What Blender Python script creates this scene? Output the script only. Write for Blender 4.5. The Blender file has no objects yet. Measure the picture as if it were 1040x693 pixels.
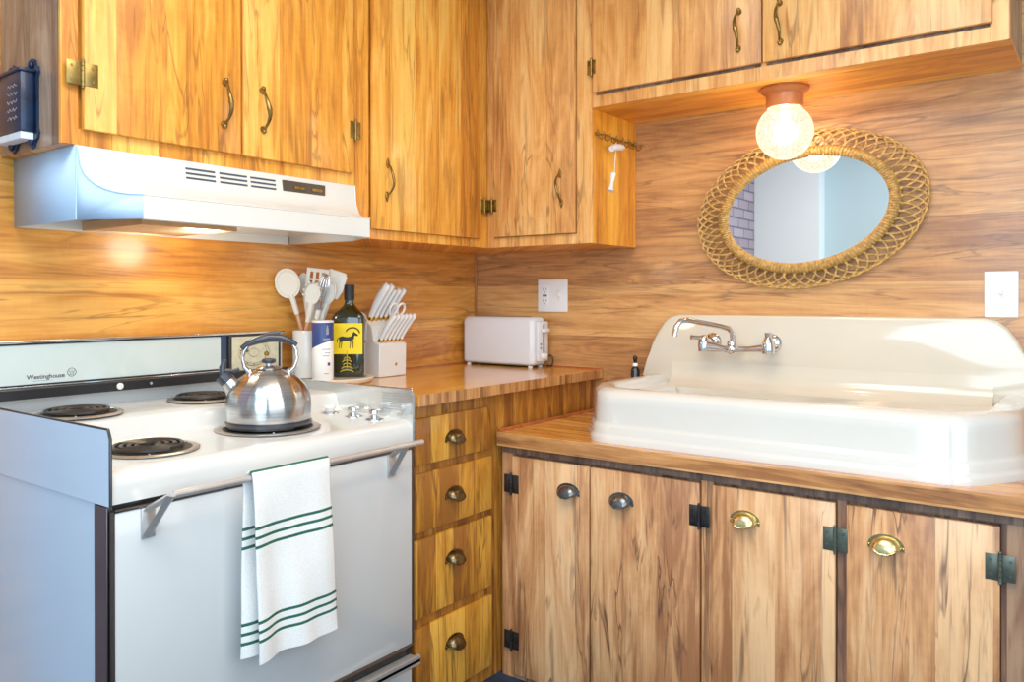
import bpy, bmesh, math, random
from mathutils import Vector, Matrix
random.seed(7)
SC = bpy.context.scene
COL = SC.collection
PI = math.pi

# ---------------------------------------------------------------- materials
def lin(c):
    return tuple(((v/255)/12.92 if v/255 <= .04045 else ((v/255+.055)/1.055)**2.4) for v in c) + (1,)

class NT:
    def __init__(s, name):
        s.m = bpy.data.materials.new(name); s.m.use_nodes = True
        s.t = s.m.node_tree; s.b = s.t.nodes['Principled BSDF']
    def n(s, typ, **kw):
        nd = s.t.nodes.new(typ)
        for k, v in kw.items(): setattr(nd, k, v)
        return nd
    def l(s, a, b): s.t.links.new(a, b)
    def math(s, op, a, b=None, c=None):
        nd = s.n('ShaderNodeMath', operation=op)
        for i, v in enumerate((a, b, c)):
            if v is None: continue
            if isinstance(v, (int, float)): nd.inputs[i].default_value = v
            else: s.l(v, nd.inputs[i])
        return nd.outputs[0]
    def comb(s, x, y, z):
        nd = s.n('ShaderNodeCombineXYZ')
        for i, v in enumerate((x, y, z)):
            if isinstance(v, (int, float)): nd.inputs[i].default_value = v
            else: s.l(v, nd.inputs[i])
        return nd.outputs[0]
    def noise(s, vec, detail=3, rough=.55, dist=0, scale=1):
        nd = s.n('ShaderNodeTexNoise'); nd.inputs['Scale'].default_value = scale
        nd.inputs['Detail'].default_value = detail; nd.inputs['Roughness'].default_value = rough
        nd.inputs['Distortion'].default_value = dist
        s.l(vec, nd.inputs['Vector']); return nd.outputs['Fac']
    def ramp(s, fac, stops):
        nd = s.n('ShaderNodeValToRGB'); e = nd.color_ramp.elements
        while len(e) < len(stops): e.new(.5)
        for i, (p, c) in enumerate(stops):
            e[i].position = p; e[i].color = c if len(c) == 4 else lin(c)
        s.l(fac, nd.inputs[0]); return nd.outputs[0]
    def mix(s, fac, a, b, mode='MIX'):
        nd = s.n('ShaderNodeMix', data_type='RGBA', blend_type=mode)
        for i, v in ((0, fac), (6, a), (7, b)):
            if isinstance(v, (int, float, tuple)): nd.inputs[i].default_value = v
            else: s.l(v, nd.inputs[i])
        return nd.outputs[2]
    def bump(s, h, strength=.2, dist=.002):
        nd = s.n('ShaderNodeBump'); nd.inputs['Strength'].default_value = strength
        nd.inputs['Distance'].default_value = dist
        s.l(h, nd.inputs['Height']); s.l(nd.outputs[0], s.b.inputs['Normal'])

def plain(name, rgb, rough=.5, metal=0, coat=0, spec=.5, var=.04, scale=30, bump=0, emit=None, es=1, trans=0, ior=1.45):
    """a painted / metal / plastic surface with a faint procedural variation"""
    k = NT(name); b = k.b
    tc = k.n('ShaderNodeTexCoord').outputs['Object']
    f = k.noise(tc, 3, scale=scale)
    c = lin(rgb)
    lo = tuple(x*(1-var*2.2) for x in c[:3])+(1,); hi = tuple(min(1, x*(1+var)) for x in c[:3])+(1,)
    k.l(k.ramp(f, [(.3, lo), (.7, hi)]), b.inputs['Base Color'])
    b.inputs['Roughness'].default_value = rough; b.inputs['Metallic'].default_value = metal
    b.inputs['Coat Weight'].default_value = coat; b.inputs['Coat Roughness'].default_value = .06
    b.inputs['Specular IOR Level'].default_value = spec
    b.inputs['Transmission Weight'].default_value = trans; b.inputs['IOR'].default_value = ior
    if bump: k.bump(f, bump, .001)
    if emit: b.inputs['Emission Color'].default_value = lin(emit); b.inputs['Emission Strength'].default_value = es
    return k.m

def wood(name, light, mid, dark, streak, grain='z', plank=.11, rough=.42, coat=.25, streaks=.5, wild=1.0, tone=.22, cw=1.15):
    """cabinet veneer: edge glued boards, fine fibres, long dark spalting streaks"""
    k = NT(name); b = k.b
    sep = k.n('ShaderNodeSeparateXYZ'); k.l(k.n('ShaderNodeTexCoord').outputs['Object'], sep.inputs[0])
    X, Y, Z = sep.outputs
    rnd = k.n('ShaderNodeObjectInfo').outputs['Random']
    xy = k.math('ADD', X, Y)
    if grain == 'z': U, V = xy, Z
    elif grain == 'h': U, V = Z, xy
    elif grain == 'y': U, V = k.math('ADD', X, Z), Y
    else: U, V = k.math('ADD', Y, Z), X
    U = k.math('MULTIPLY_ADD', rnd, 7.3, U); V = k.math('MULTIPLY_ADD', rnd, 3.1, V)
    wv = k.noise(k.comb(k.math('MULTIPLY', U, .01), k.math('MULTIPLY', V, .01), 0), 0)
    pid = k.math('FLOOR', k.math('DIVIDE', U, plank))
    wn = k.n('ShaderNodeTexWhiteNoise', noise_dimensions='1D'); k.l(pid, wn.inputs['W']); r = wn.outputs['Value']
    V2 = k.math('MULTIPLY_ADD', r, 9.0, V)
    m = lambda a, s_: k.math('MULTIPLY', a, s_)
    W = m(r, 10)
    coarse = k.noise(k.comb(m(U, 11), m(V2, 1.7), W), 4, .6, 1.3*wild)
    fine = k.noise(k.comb(m(U, 150), m(V2, 4), W), 3, .6, .3)
    mid_n = k.noise(k.comb(m(U, 45), m(V2, 1.7), W), 3, .6, .8)
    flame = k.noise(k.comb(m(U, 9), m(V2, 26), W), 2, .5, 2.5)
    rings = k.math('SINE', m(k.noise(k.comb(m(U, 7), m(V2, .9), k.math('ADD', W, 2.7)), 2, .5, .6*wild), 95))
    vn = k.noise(k.comb(m(U, 15), m(V2, 1.5), k.math('ADD', W, 6.1)), 3, .55, 1.0*wild)
    vein = k.math('ABSOLUTE', k.math('ADD', vn, -.5))
    vmask = k.noise(k.comb(m(U, 8), m(V2, 1.9), k.math('ADD', W, 11.3)), 2, .5, .4)
    st = k.noise(k.comb(m(U, 24), m(V2, 1.35), k.math('ADD', W, 4.2)), 4, .62, 1.1*wild)
    st2 = k.noise(k.comb(m(U, 62), m(V2, 2.6), k.math('ADD', W, 8.2)), 3, .6, .8)
    f = k.math('MULTIPLY', coarse, cw)
    f = k.math('MULTIPLY_ADD', fine, .26, f)
    f = k.math('MULTIPLY_ADD', mid_n, .38, f)
    f = k.math('MULTIPLY_ADD', flame, .07, f)
    f = k.math('MULTIPLY_ADD', rings, .035, f)
    f = k.math('MULTIPLY_ADD', r, tone, f)
    f = k.math('ADD', f, .045-cw*.5-tone*.5)
    c = k.ramp(f, [(.18, dark), (.40, mid), (.58, light), (.85, tuple(min(255, int(v*1.07)) for v in light))])
    sm = k.ramp(st, [(.57, (0, 0, 0, 1)), (.66, (1, 1, 1, 1))])
    va = k.ramp(vein, [(.004, (1, 1, 1, 1)), (.028, (0, 0, 0, 1))]); vb_ = k.ramp(vmask, [(.46, (0, 0, 0, 1)), (.60, (1, 1, 1, 1))])
    sm2 = k.ramp(st2, [(.60, (0, 0, 0, 1)), (.72, (1, 1, 1, 1))])
    c = k.mix(k.math('MULTIPLY', sm, streaks), c, lin(streak))
    c = k.mix(k.math('MULTIPLY', sm2, streaks*.55), c, lin(streak))
    c = k.mix(k.math('MULTIPLY', k.math('MULTIPLY', va, vb_), min(1, streaks*1.35)), c, lin(streak))
    k.l(c, b.inputs['Base Color'])
    b.inputs['Roughness'].default_value = rough
    b.inputs['Coat Weight'].default_value = coat; b.inputs['Coat Roughness'].default_value = .15
    k.bump(fine, .12, .0006)
    return k.m

M = {}  # wood palettes differ per cabinet, warm light's yellow mixed into their colours
M['wood_upper'] = wood('upper_cabinet_wood', (248,188,86), (236,156,52), (192,112,30), (128,70,22), 'z', streaks=.42, cw=.85, tone=.26)
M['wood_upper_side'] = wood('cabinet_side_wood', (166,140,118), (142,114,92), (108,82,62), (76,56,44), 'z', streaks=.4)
M['wood_sink_upper'] = wood('sink_upper_wood', (240,186,114), (224,156,82), (182,112,52), (120,70,36), 'z', streaks=.45, cw=.8)
M['wood_warm_lit'] = wood('warm_lit_side_wood', (250,184,66), (238,158,40), (196,114,26), (136,78,20), 'z', streaks=.35, cw=.8)  # warm light painted in as a golden tone of the cabinet wood
M['wood_under_glow'] = wood('warm_lit_underside_wood', (250,182,74), (234,152,46), (196,112,28), (140,78,22), 'x', streaks=.25, plank=.2, cw=.8)  # globe's yellow glow on the underside put into the wood colour
M['wood_base'] = wood('base_cabinet_wood', (236,186,136), (216,156,104), (166,108,68), (92,56,42), 'z', streaks=.62, wild=1.1, tone=.42, cw=.95)
M['wood_frame'] = wood('base_frame_wood', (168,130,102), (142,102,78), (104,72,56), (66,44,38), 'z', streaks=.55, plank=.06)
M['wood_rail'] = wood('base_rail_wood', (140,112,94), (118,90,74), (88,66,56), (58,44,40), 'z', streaks=.5, plank=.035)
M['wood_drawer'] = wood('drawer_wood', (226,164,60), (204,136,40), (150,88,24), (84,46,18), 'z', streaks=.5, plank=.075, tone=.45)
M['wood_drawer_frame'] = wood('drawer_frame_wood', (198,134,50), (170,104,32), (122,68,22), (78,42,18), 'z', streaks=.5, plank=.05)
M['wood_wall'] = wood('wall_panel_wood', (224,168,104), (202,142,82), (156,102,60), (96,62,46), 'h', plank=.19, rough=.35, coat=.3, streaks=.4, tone=.2, cw=.75)
M['wood_wall_stove'] = wood('stove_wall_wood', (234,166,76), (214,138,52), (168,98,32), (104,58,22), 'h', plank=.17, rough=.35, coat=.3, streaks=.35, tone=.2, cw=.8)
M['counter_a'] = wood('counter_veneer', (240,178,74), (226,152,50), (192,114,32), (140,76,26), 'y', plank=.12, rough=.22, coat=.6, streaks=.25)
M['counter_b'] = wood('sink_counter_veneer', (240,178,90), (222,150,66), (182,110,44), (122,70,34), 'x', plank=.12, rough=.25, coat=.5, streaks=.3)
M['edge_b'] = wood('sink_counter_edge', (222,166,106), (200,138,80), (154,98,54), (96,60,38), 'h', plank=.03, rough=.35, streaks=.4)
M['edge'] = wood('counter_edge', (208,150,90), (184,124,68), (140,88,46), (90,56,34), 'z', plank=.016, rough=.35, streaks=.4)
M['handle_wood'] = wood('utensil_handle_wood', (222,170,130), (206,144,102), (176,112,76), (150,90,60), 'z', plank=.2, streaks=.1)
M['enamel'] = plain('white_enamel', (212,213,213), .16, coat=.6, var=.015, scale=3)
M['enamel_daylit'] = plain('daylit_side_enamel', (196,220,244), .28, coat=.3, var=.015, scale=3)  # white enamel tinted blue, daylight painted into the colour
M['hood_daylit'] = plain('daylit_hood_enamel', (176,206,238), .6, spec=.2, var=.01, scale=3)  # hood white turned light blue to carry the daylight on its left
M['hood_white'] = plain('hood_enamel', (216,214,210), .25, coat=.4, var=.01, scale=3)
M['porcelain'] = plain('sink_porcelain', (214,213,209), .12, coat=.8, var=.015, scale=4)
M['splash_warm_lit'] = plain('warm_lit_porcelain', (220,210,192), .12, coat=.8, var=.02, scale=4)  # cream is warm light painted into the white porcelain
M['oven_door'] = plain('oven_door_glass', (202,206,210), .12, coat=.7, var=.02, scale=2)
M['chrome'] = plain('chrome', (218,220,224), .09, 1, var=.05, scale=20)
M['steel'] = plain('brushed_steel', (196,198,202), .24, 1, var=.06, scale=18)
M['wing_metal'] = plain('wing_panel_metal', (222,224,222), .16, .75, var=.05, scale=10)
M['dark_steel'] = plain('dark_steel', (70,72,76), .3, .8)
M['chrome_dark_reflection'] = plain('chrome_dark_reflection', (120,116,118), .3, 1, var=.12, scale=4)  # chrome darkened, its dark reflection put into the base colour
M['door_trim'] = plain('door_trim', (96,86,82), .3, .8)
M['handle_steel'] = plain('handle_steel', (206,204,204), .38, .7)
M['black'] = plain('black_plastic', (22,22,26), .35)
M['blue_black'] = plain('handle_black', (44,48,58), .3, coat=.3)
M['coil'] = plain('burner_coil', (60,56,54), .35, .5)
M['pan'] = plain('drip_bowl_metal', (196,188,180), .32, .85, var=.1)
M['brass'] = plain('antique_brass', (150,122,66), .32, 1, var=.2, scale=60)
M['old_brass'] = plain('old_brass', (116,100,72), .3, 1, var=.2, scale=60)
M['bright_brass'] = plain('bright_brass', (222,204,144), .26, 1, var=.1, scale=60)
M['pewter'] = plain('pewter', (120,124,128), .28, 1, var=.15, scale=60)
M['black_hinge'] = plain('black_hinge_metal', (66,66,70), .38, .8, var=.2)
M['green_hinge'] = plain('grey_green_hinge_metal', (104,112,102), .4, .7, var=.15)
M['bronze_hinge'] = plain('bronze_hinge_metal', (152,128,72), .35, .9, var=.15)
M['glass_panel'] = plain('back_panel_glass', (206,218,216), .1, coat=.8, var=.01)
M['clock_face'] = plain('clock_face', (214,206,178), .3, var=.06, scale=60)
M['clock_gold'] = plain('clock_ring', (190,168,120), .3, .6)
M['plastic'] = plain('white_plastic', (228,228,228), .32, var=.01, scale=5)
M['toaster'] = plain('toaster_white', (222,224,230), .28, coat=.3, var=.01, scale=4)
M['plate'] = plain('plate_white', (246,246,246), .3, var=.005)
M['slot'] = plain('slot_dark', (46,44,44), .6)
M['slot_grey'] = plain('slot_grey', (120,120,124), .5)
M['silicone'] = plain('silicone_white', (230,225,216), .5, var=.01)
M['ceramic'] = plain('white_ceramic', (226,224,224), .22, coat=.4, var=.01)
M['gold'] = plain('knife_gold', (226,182,84), .25, 1)
M['block'] = plain('knife_block_white', (226,224,222), .4, var=.01)
M['copper_emblem'] = plain('copper_emblem', (206,160,120), .35, .6)
M['navy'] = plain('navy_label', (36,60,128), .4, coat=.2)
M['iron'] = plain('blue_black_iron', (10,36,70), .38, .3, coat=.2, var=.3, bump=.3)
M['paper'] = plain('paper', (222,230,238), .7)
M['grey_print'] = plain('grey_print', (150,154,166), .6)
M['oil_glass'] = plain('green_glass', (34,38,16), .08, coat=.8, trans=.25, var=.1)
M['yellow_label'] = plain('yellow_label', (250,214,10), .5, var=.02)
M['print_black'] = plain('print_black', (34,32,24), .5)
M['print_gold'] = plain('print_gold', (190,168,50), .5)
M['canopy'] = plain('canopy_copper', (214,124,66), .38, .2, coat=.2)
M['rattan'] = plain('rattan', (206,162,92), .55, var=.25, scale=90, bump=.4)
M['rattan_dark'] = plain('rattan_wrap', (188,142,70), .45, var=.2, scale=90)
M['towel_green'] = plain('towel_green', (28,92,72), .9)
M['floor'] = plain('navy_floor', (30,44,66), .7, var=.2)
M['pale_wall'] = plain('pale_blue_wall', (186,210,220), .8, var=.01, scale=2)
M['pale_wall_lit'] = plain('lit_pale_blue_wall', (240,248,252), .8, var=.01, scale=2)  # pale wall colour lifted, brighter light painted into it
M['ceiling'] = plain('ceiling_white', (236,236,232), .8, var=.01)
M['trim_wood'] = plain('corner_trim', (178,110,60), .4, coat=.3, var=.15)
M['red_trim'] = plain('counter_trim', (170,84,40), .35, coat=.4, var=.15)
M['filter'] = plain('hood_filter', (206,188,164), .45, .4, var=.3, scale=260, bump=.5)
M['filter_frame'] = plain('hood_filter_frame', (196,160,120), .35, .7)
M['black_bottle'] = plain('black_bottle_glass', (18,18,20), .15, coat=.5)
# mirror
k = NT('mirror_silver'); k.b.inputs['Metallic'].default_value = 1
k.l(k.ramp(k.noise(k.n('ShaderNodeTexCoord').outputs['Object'], 2, scale=1.5), [(.3, (.90,.94,.95,1)), (.7, (.92,.96,.97,1))]), k.b.inputs['Base Color'])
k.b.inputs['Roughness'].default_value = .015; M['mirror'] = k.m
# brushed kettle: anisotropic, highlights stretched up the sides
k = NT('kettle_steel'); k.b.inputs['Metallic'].default_value = 1
sep = k.n('ShaderNodeSeparateXYZ'); k.l(k.n('ShaderNodeTexCoord').outputs['Object'], sep.inputs[0])
f = k.noise(k.comb(k.math('MULTIPLY', sep.outputs[0], 4), k.math('MULTIPLY', sep.outputs[1], 4), k.math('MULTIPLY', sep.outputs[2], 420)), 2)
k.l(k.ramp(f, [(.3, (176,176,178)), (.7, (206,206,208))]), k.b.inputs['Base Color'])
k.b.inputs['Roughness'].default_value = .2; k.b.inputs['Anisotropic'].default_value = .93; k.b.inputs['Anisotropic Rotation'].default_value = .25
tn = k.n('ShaderNodeTangent', direction_type='RADIAL', axis='Z'); k.l(tn.outputs[0], k.b.inputs['Tangent'])
M['kettle'] = k.m
# towel weave
k = NT('towel_weave'); tc = k.n('ShaderNodeTexCoord').outputs['Object']
f = k.noise(tc, 2, scale=420); k.l(k.ramp(f, [(.3, (224,226,228)), (.7, (246,246,246))]), k.b.inputs['Base Color'])
k.b.inputs['Roughness'].default_value = .95; k.bump(f, .35, .0008); M['towel'] = k.m
# brick
k = NT('brick'); br = k.n('ShaderNodeTexBrick'); sep = k.n('ShaderNodeSeparateXYZ')
k.l(k.n('ShaderNodeTexCoord').outputs['Object'], sep.inputs[0]); k.l(k.comb(sep.outputs[1], sep.outputs[2], 0), br.inputs['Vector'])
br.inputs['Scale'].default_value = 1; br.inputs['Brick Width'].default_value = .2; br.inputs['Row Height'].default_value = .07
br.inputs['Mortar Size'].default_value = .006
br.inputs['Color1'].default_value = lin((150,132,146)); br.inputs['Color2'].default_value = lin((176,160,172)); br.inputs['Mortar'].default_value = lin((96,92,104))
k.l(br.outputs['Color'], k.b.inputs['Base Color']); k.b.inputs['Roughness'].default_value = .8; M['brick'] = k.m
# cut glass globe: half clear pressed glass, diamond cells
k = NT('pressed_glass'); vo = k.n('ShaderNodeTexVoronoi'); vo.feature = 'DISTANCE_TO_EDGE'; vo.inputs['Scale'].default_value = 58
k.l(k.n('ShaderNodeTexCoord').outputs['Object'], vo.inputs['Vector'])
ed = k.ramp(vo.outputs['Distance'], [(.0, (.0,.0,.0,1)), (.16, (1,1,1,1))])
k.b.inputs['Base Color'].default_value = (.02, .02, .02, 1); k.b.inputs['Roughness'].default_value = .08
k.b.inputs['Emission Color'].default_value = lin((255,232,196)); k.l(k.math('MULTIPLY_ADD', ed, .65, .95), k.b.inputs['Emission Strength'])
k.bump(vo.outputs['Distance'], .8, .005)
tp = k.n('ShaderNodeBsdfTransparent'); ms = k.n('ShaderNodeMixShader')
k.l(k.math('MULTIPLY_ADD', ed, .12, .60), ms.inputs[0]); k.l(tp.outputs[0], ms.inputs[1]); k.l(k.b.outputs[0], ms.inputs[2])
k.l(ms.outputs[0], k.t.nodes['Material Output'].inputs['Surface']); M['globe'] = k.m
M['bulb'] = plain('bulb_glow', (255,250,240), .5, emit=(255,226,180), es=150)

# ---------------------------------------------------------------- mesh helper
class MB:
    def __init__(s): s.b = bmesh.new(); s.mi = 0
    def _fin(s, verts, faces, Mx):
        if Mx is not None:
            for v in verts: v.co = Mx @ v.co
        for f in faces: f.material_index = s.mi
    def box(s, a, b, bev=0, Mx=None, seg=2):
        a, b = Vector(a), Vector(b)
        lo = Vector([min(a[i], b[i]) for i in range(3)]); hi = Vector([max(a[i], b[i]) for i in range(3)])
        r = bmesh.ops.create_cube(s.b, size=1)
        vs = r['verts']; sz = hi-lo; c = (hi+lo)/2
        for v in vs: v.co = Vector([v.co[i]*sz[i]+c[i] for i in range(3)])
        fs = set(f for v in vs for f in v.link_faces)
        if bev:
            bev = min(bev, min(sz)*.49)
            es = set(e for v in vs for e in v.link_edges)
            r = bmesh.ops.bevel(s.b, geom=list(es), offset=bev, segments=seg, affect='EDGES', profile=.5)
            fs = set(r['faces']) | set(f for f in fs if f.is_valid)
            vs = list(set(v for f in fs for v in f.verts))
        s._fin(vs, fs, Mx); return s
    def grid(s, rings, closed=True, cap0=False, cap1=False, Mx=None, mats=None):
        vr = [[s.b.verts.new(Vector(p)) for p in ring] for ring in rings]
        fs = []
        n = len(rings[0])
        for i in range(len(vr)-1):
            for j in range(n if closed else n-1):
                q = (vr[i][j], vr[i][(j+1) % n], vr[i+1][(j+1) % n], vr[i+1][j])
                try:
                    f = s.b.faces.new(q); f.material_index = mats[i] if mats else s.mi; fs.append(f)
                except ValueError: pass
        if cap0: fs.append(s.b.faces.new(list(reversed(vr[0]))))
        if cap1: fs.append(s.b.faces.new(vr[-1]))
        if Mx is not None:
            for r in vr:
                for v in r: v.co = Mx @ v.co
        if not mats:
            for f in fs: f.material_index = s.mi
        return s
    def lathe(s, prof, o=(0,0,0), seg=32, Mx=None, sx=1, sy=1, cap0=True, cap1=True, rib=None):
        rings = []
        for r, z in prof:
            ring = []
            for i in range(seg):
                a = 2*PI*i/seg; rr = r*(rib(a, z) if rib else 1)
                ring.append((o[0]+rr*math.cos(a)*sx, o[1]+rr*math.sin(a)*sy, o[2]+z))
            rings.append(ring)
        return s.grid(rings, True, cap0, cap1, Mx)
    def tube(s, pts, r, seg=8, closed=False, Mx=None, caps=True, flat=1.0):
        pts = [Vector(p) for p in pts]; n = len(pts)
        rad = r if isinstance(r, (list, tuple)) else [r]*n
        tang = []
        for i in range(n):
            a = pts[(i-1) % n] if (closed or i > 0) else pts[i]
            b = pts[(i+1) % n] if (closed or i < n-1) else pts[i]
            t = (b-a); tang.append(t.normalized() if t.length > 1e-9 else Vector((0,0,1)))
        up = Vector((0,0,1)) if abs(tang[0].z) < .9 else Vector((1,0,0))
        nv = (up - tang[0]*up.dot(tang[0])).normalized(); rings = []
        for i in range(n):
            nv = (nv - tang[i]*nv.dot(tang[i]))
            nv = nv.normalized() if nv.length > 1e-6 else tang[i].orthogonal().normalized()
            bn = tang[i].cross(nv)
            rings.append([pts[i] + nv*math.cos(2*PI*j/seg)*rad[i] + bn*math.sin(2*PI*j/seg)*rad[i]*flat for j in range(seg)])
        if closed: rings.append(rings[0])
        return s.grid(rings, True, caps and not closed, caps and not closed, Mx)
    def prism(s, poly, d0, d1, Mx=None, bev=0):
        """poly in (u,v), extruded along w from d0 to d1"""
        a = [s.b.verts.new((u, v, d0)) for u, v in poly]; b = [s.b.verts.new((u, v, d1)) for u, v in poly]
        n = len(poly); fs = [s.b.faces.new(list(reversed(a))), s.b.faces.new(b)]
        for i in range(n): fs.append(s.b.faces.new((a[i], a[(i+1) % n], b[(i+1) % n], b[i])))
        vs = a+b
        if bev:
            es = [e for e in fs[1].edges]
            r = bmesh.ops.bevel(s.b, geom=es, offset=bev, segments=3, affect='EDGES', profile=.5)
            allf = set(f for f in fs if f.is_valid) | set(r['faces'])
            vs = list(set(v for f in allf for v in f.verts)); fs = list(allf)
        s._fin(vs, fs, Mx); return s
    def ball(s, c, r, Mx=None, seg=16, sc=(1,1,1)):
        prof = [(r*math.sin(PI*i/seg), -r*math.cos(PI*i/seg)) for i in range(1, seg)]
        prof = [(max(p[0], 1e-4), p[1]) for p in prof]
        rings = [[(c[0]+q*math.cos(2*PI*j/seg)*sc[0], c[1]+q*math.sin(2*PI*j/seg)*sc[1], c[2]+z*sc[2]) for j in range(seg)] for q, z in prof]
        return s.grid(rings, True, True, True, Mx)
    def build(s, name, mat, parent=None, smooth=35):
        bmesh.ops.recalc_face_normals(s.b, faces=s.b.faces[:])
        me = bpy.data.meshes.new(name)
        off = Vector(parent['_o']) if parent is not None and '_o' in parent else Vector((0,0,0))
        if parent is None:     # origin at the middle of the foot of the thing
            xs = [v.co for v in s.b.verts]
            o = Vector(((min(v.x for v in xs)+max(v.x for v in xs))/2, (min(v.y for v in xs)+max(v.y for v in xs))/2, min(v.z for v in xs)))
            off = o
        for v in s.b.verts: v.co -= off
        s.b.to_mesh(me); s.b.free()
        for m in (mat if isinstance(mat, list) else [mat]): me.materials.append(m)
        if smooth:
            me.polygons.foreach_set('use_smooth', [True]*len(me.polygons)); me.set_sharp_from_angle(angle=math.radians(smooth))
        ob = bpy.data.objects.new(name, me); COL.objects.link(ob)
        if parent is not None: ob.parent = parent; ob['_o'] = tuple(off)
        else: ob.location = off; ob['_o'] = tuple(off)
        return ob

def tag(o, label, cat, group=None):
    o['label'] = label; o['category'] = cat
    if group: o['group'] = group
    return o
def thing(name, label, cat, loc, group=None):
    o = bpy.data.objects.new(name, None); COL.objects.link(o); o.location = loc
    o.empty_display_size = .05; o['_o'] = tuple(loc)
    return tag(o, label, cat, group)
def struct(name, mb, mat, smooth=0):
    o = mb.build(name, mat, None, smooth); o['kind'] = 'structure'; return o
def text(name, body, size, Mx, mat, parent, depth=.0006, bold=0):
    cu = bpy.data.curves.new(name, 'FONT'); cu.body = body; cu.size = size; cu.extrude = depth
    cu.align_x = 'CENTER'; cu.align_y = 'CENTER'; cu.offset = bold
    t = bpy.data.objects.new(name+'_tmp', cu); COL.objects.link(t)
    dg = bpy.context.evaluated_depsgraph_get(); me = bpy.data.meshes.new_from_object(t.evaluated_get(dg))
    bpy.data.objects.remove(t)
    off = Vector(parent['_o'])
    for v in me.vertices: v.co = (Mx @ v.co) - off
    me.name = name; me.materials.clear(); me.materials.append(mat)
    o = bpy.data.objects.new(name, me); COL.objects.link(o); o.parent = parent; o['_o'] = tuple(off); return o
def FA(x, y=0, z=0):   # face looking +x : u=+y v=+z w=+x
    return Matrix(((0,0,1,x), (1,0,0,y), (0,1,0,z), (0,0,0,1)))
def FB(y, x=0, z=0):   # face looking -y : u=+x v=+z w=-y
    return Matrix(((1,0,0,x), (0,0,-1,y), (0,1,0,z), (0,0,0,1)))

# ---------------------------------------------------------------- dimensions
D, L, U, UA = .613, -1.0, .313, .31
ZU, ZS, ZH = 1.363, 1.809, 1.518
XB, XE, YL, YR = .750, 1.931, -1.790, -.951
S, YS, YE = .612, -1.841, -1.013
ZW, ZT = .931, .786
ZR, D2, YF = .764, -.626, -.596
TOP = 2.40

# ---------------------------------------------------------------- the room
m = MB(); m.box((-.1, -1.95, 0), (0, 0, TOP)); struct('wall_left', m, M['wood_wall_stove'])
m = MB(); m.box((-.1, 0, 0), (3.1, .1, TOP)); struct('wall_back', m, M['wood_wall'])
m = MB(); m.box((3.0, -3.55, 0), (3.1, 0, TOP)); struct('wall_right', m, M['pale_wall'])
m = MB(); m.box((-.1, -3.55, 0), (3.1, -3.45, TOP)); struct('wall_front', m, M['pale_wall'])
m = MB(); m.box((0, -3.45, 0), (.47, -3.32, TOP)); struct('wall_partition', m, M['pale_wall_lit'])
m = MB(); m.box((-.1, -3.45, 0), (0, -1.95, TOP)); struct('wall_chimney', m, M['brick'])
m = MB(); m.box((-.1, -3.55, -.1), (3.1, .1, 0)); struct('floor', m, M['floor'])
m = MB(); m.box((-.1, -3.55, TOP), (3.1, .1, TOP+.1)); struct('ceiling', m, M['ceiling'])
m = MB(); m.tube([(.004, -.004, .914), (.004, -.004, ZU)], .0045, 8); struct('trim_1', m, M['trim_wood'], 40)

# ---------------------------------------------------------------- hardware
def cup_pull(F, u, v, mat, parent, w=.046, h=.030, d=.026):
    """half dome bin pull; flange plate on the face, open underneath"""
    m = MB()
    n = 20
    arc = [(u+w*math.cos(PI*i/n), v+h*math.sin(PI*i/n)) for i in range(n+1)]
    inn = [(u+w*.80*math.cos(PI*i/n), v+h*.80*math.sin(PI*i/n)) for i in range(n+1)]
    poly = arc + [(u-w, v-.006), (u-w*.86, v-.006), (u-w*.80, v)] + list(reversed(inn))[1:-1] + [(u+w*.80, v), (u+w*.86, v-.006), (u+w, v-.006)]
    m.prism(poly, 0, .003, F)
    rows = []
    for j in range(9):
        ph = PI/2*j/8
        rr, ww = math.cos(ph)**.8, d*math.sin(ph)
        rows.append([(u+w*.80*(.30+.70*rr)*math.cos(PI*i/n)*1.0, v-.012*(1-rr)+h*.84*rr*math.sin(PI*i/n), .002+ww) for i in range(n+1)])
    m.grid(rows, False, Mx=F)
    m.grid([[(a[0], a[1], a[2]*.93) for a in r] for r in rows], False, Mx=F)
    # rolled lower lip closing the mouth
    lip = [rows[j][0] for j in range(9)] + [rows[j][n] for j in range(8, -1, -1)]
    m.tube([F @ Vector(p) for p in lip], .0017, 6)
    for sgn in (-1, 1):
        m.ball((u+sgn*w*.93, v+.001, .003), .0026, F, 8)
    return m.build('cup_pull', mat, parent, 50)

def arch_pull(F, u, v0, v1, mat, parent, leaf=False, tilt=0.0):
    m = MB(); n = 24; pts = []; rad = []
    for i in range(n+1):
        t = i/n
        pts.append(F @ Vector((u+tilt*(t-.5)+.004*math.sin(2*PI*t), v0+(v1-v0)*t, .006+.024*math.sin(PI*t)**.75)))
        rad.append((.0034+.0028*math.sin(PI*t)**2 + .0012*math.exp(-((t-.5)/.03)**2)) if not leaf else (.0026+.0018*math.sin(PI*t)))
    m.tube(pts, rad, 8)
    for e, v in ((-1, v0), (1, v1)):
        uu = u+tilt*e*.5
        if leaf:
            poly = [(uu, v+e*.020), (uu-.005, v+e*.010), (uu-.007, v), (uu-.004, v-e*.008), (uu, v-e*.012), (uu+.004, v-e*.008), (uu+.007, v), (uu+.005, v+e*.010)]
            if e < 0: poly = poly[::-1]
            m.prism(poly, 0, .005, F, .0015)
        else:
            m.lathe([(.009, 0), (.009, .003), (.006, .006), (.005, .010)], (0,0,0), 14, F @ Matrix.Translation((uu, v, 0)))
            m.ball((uu, v+e*.006, .006), .0062, F, 10)
    return m.build('handle', mat, parent, 50)

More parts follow.
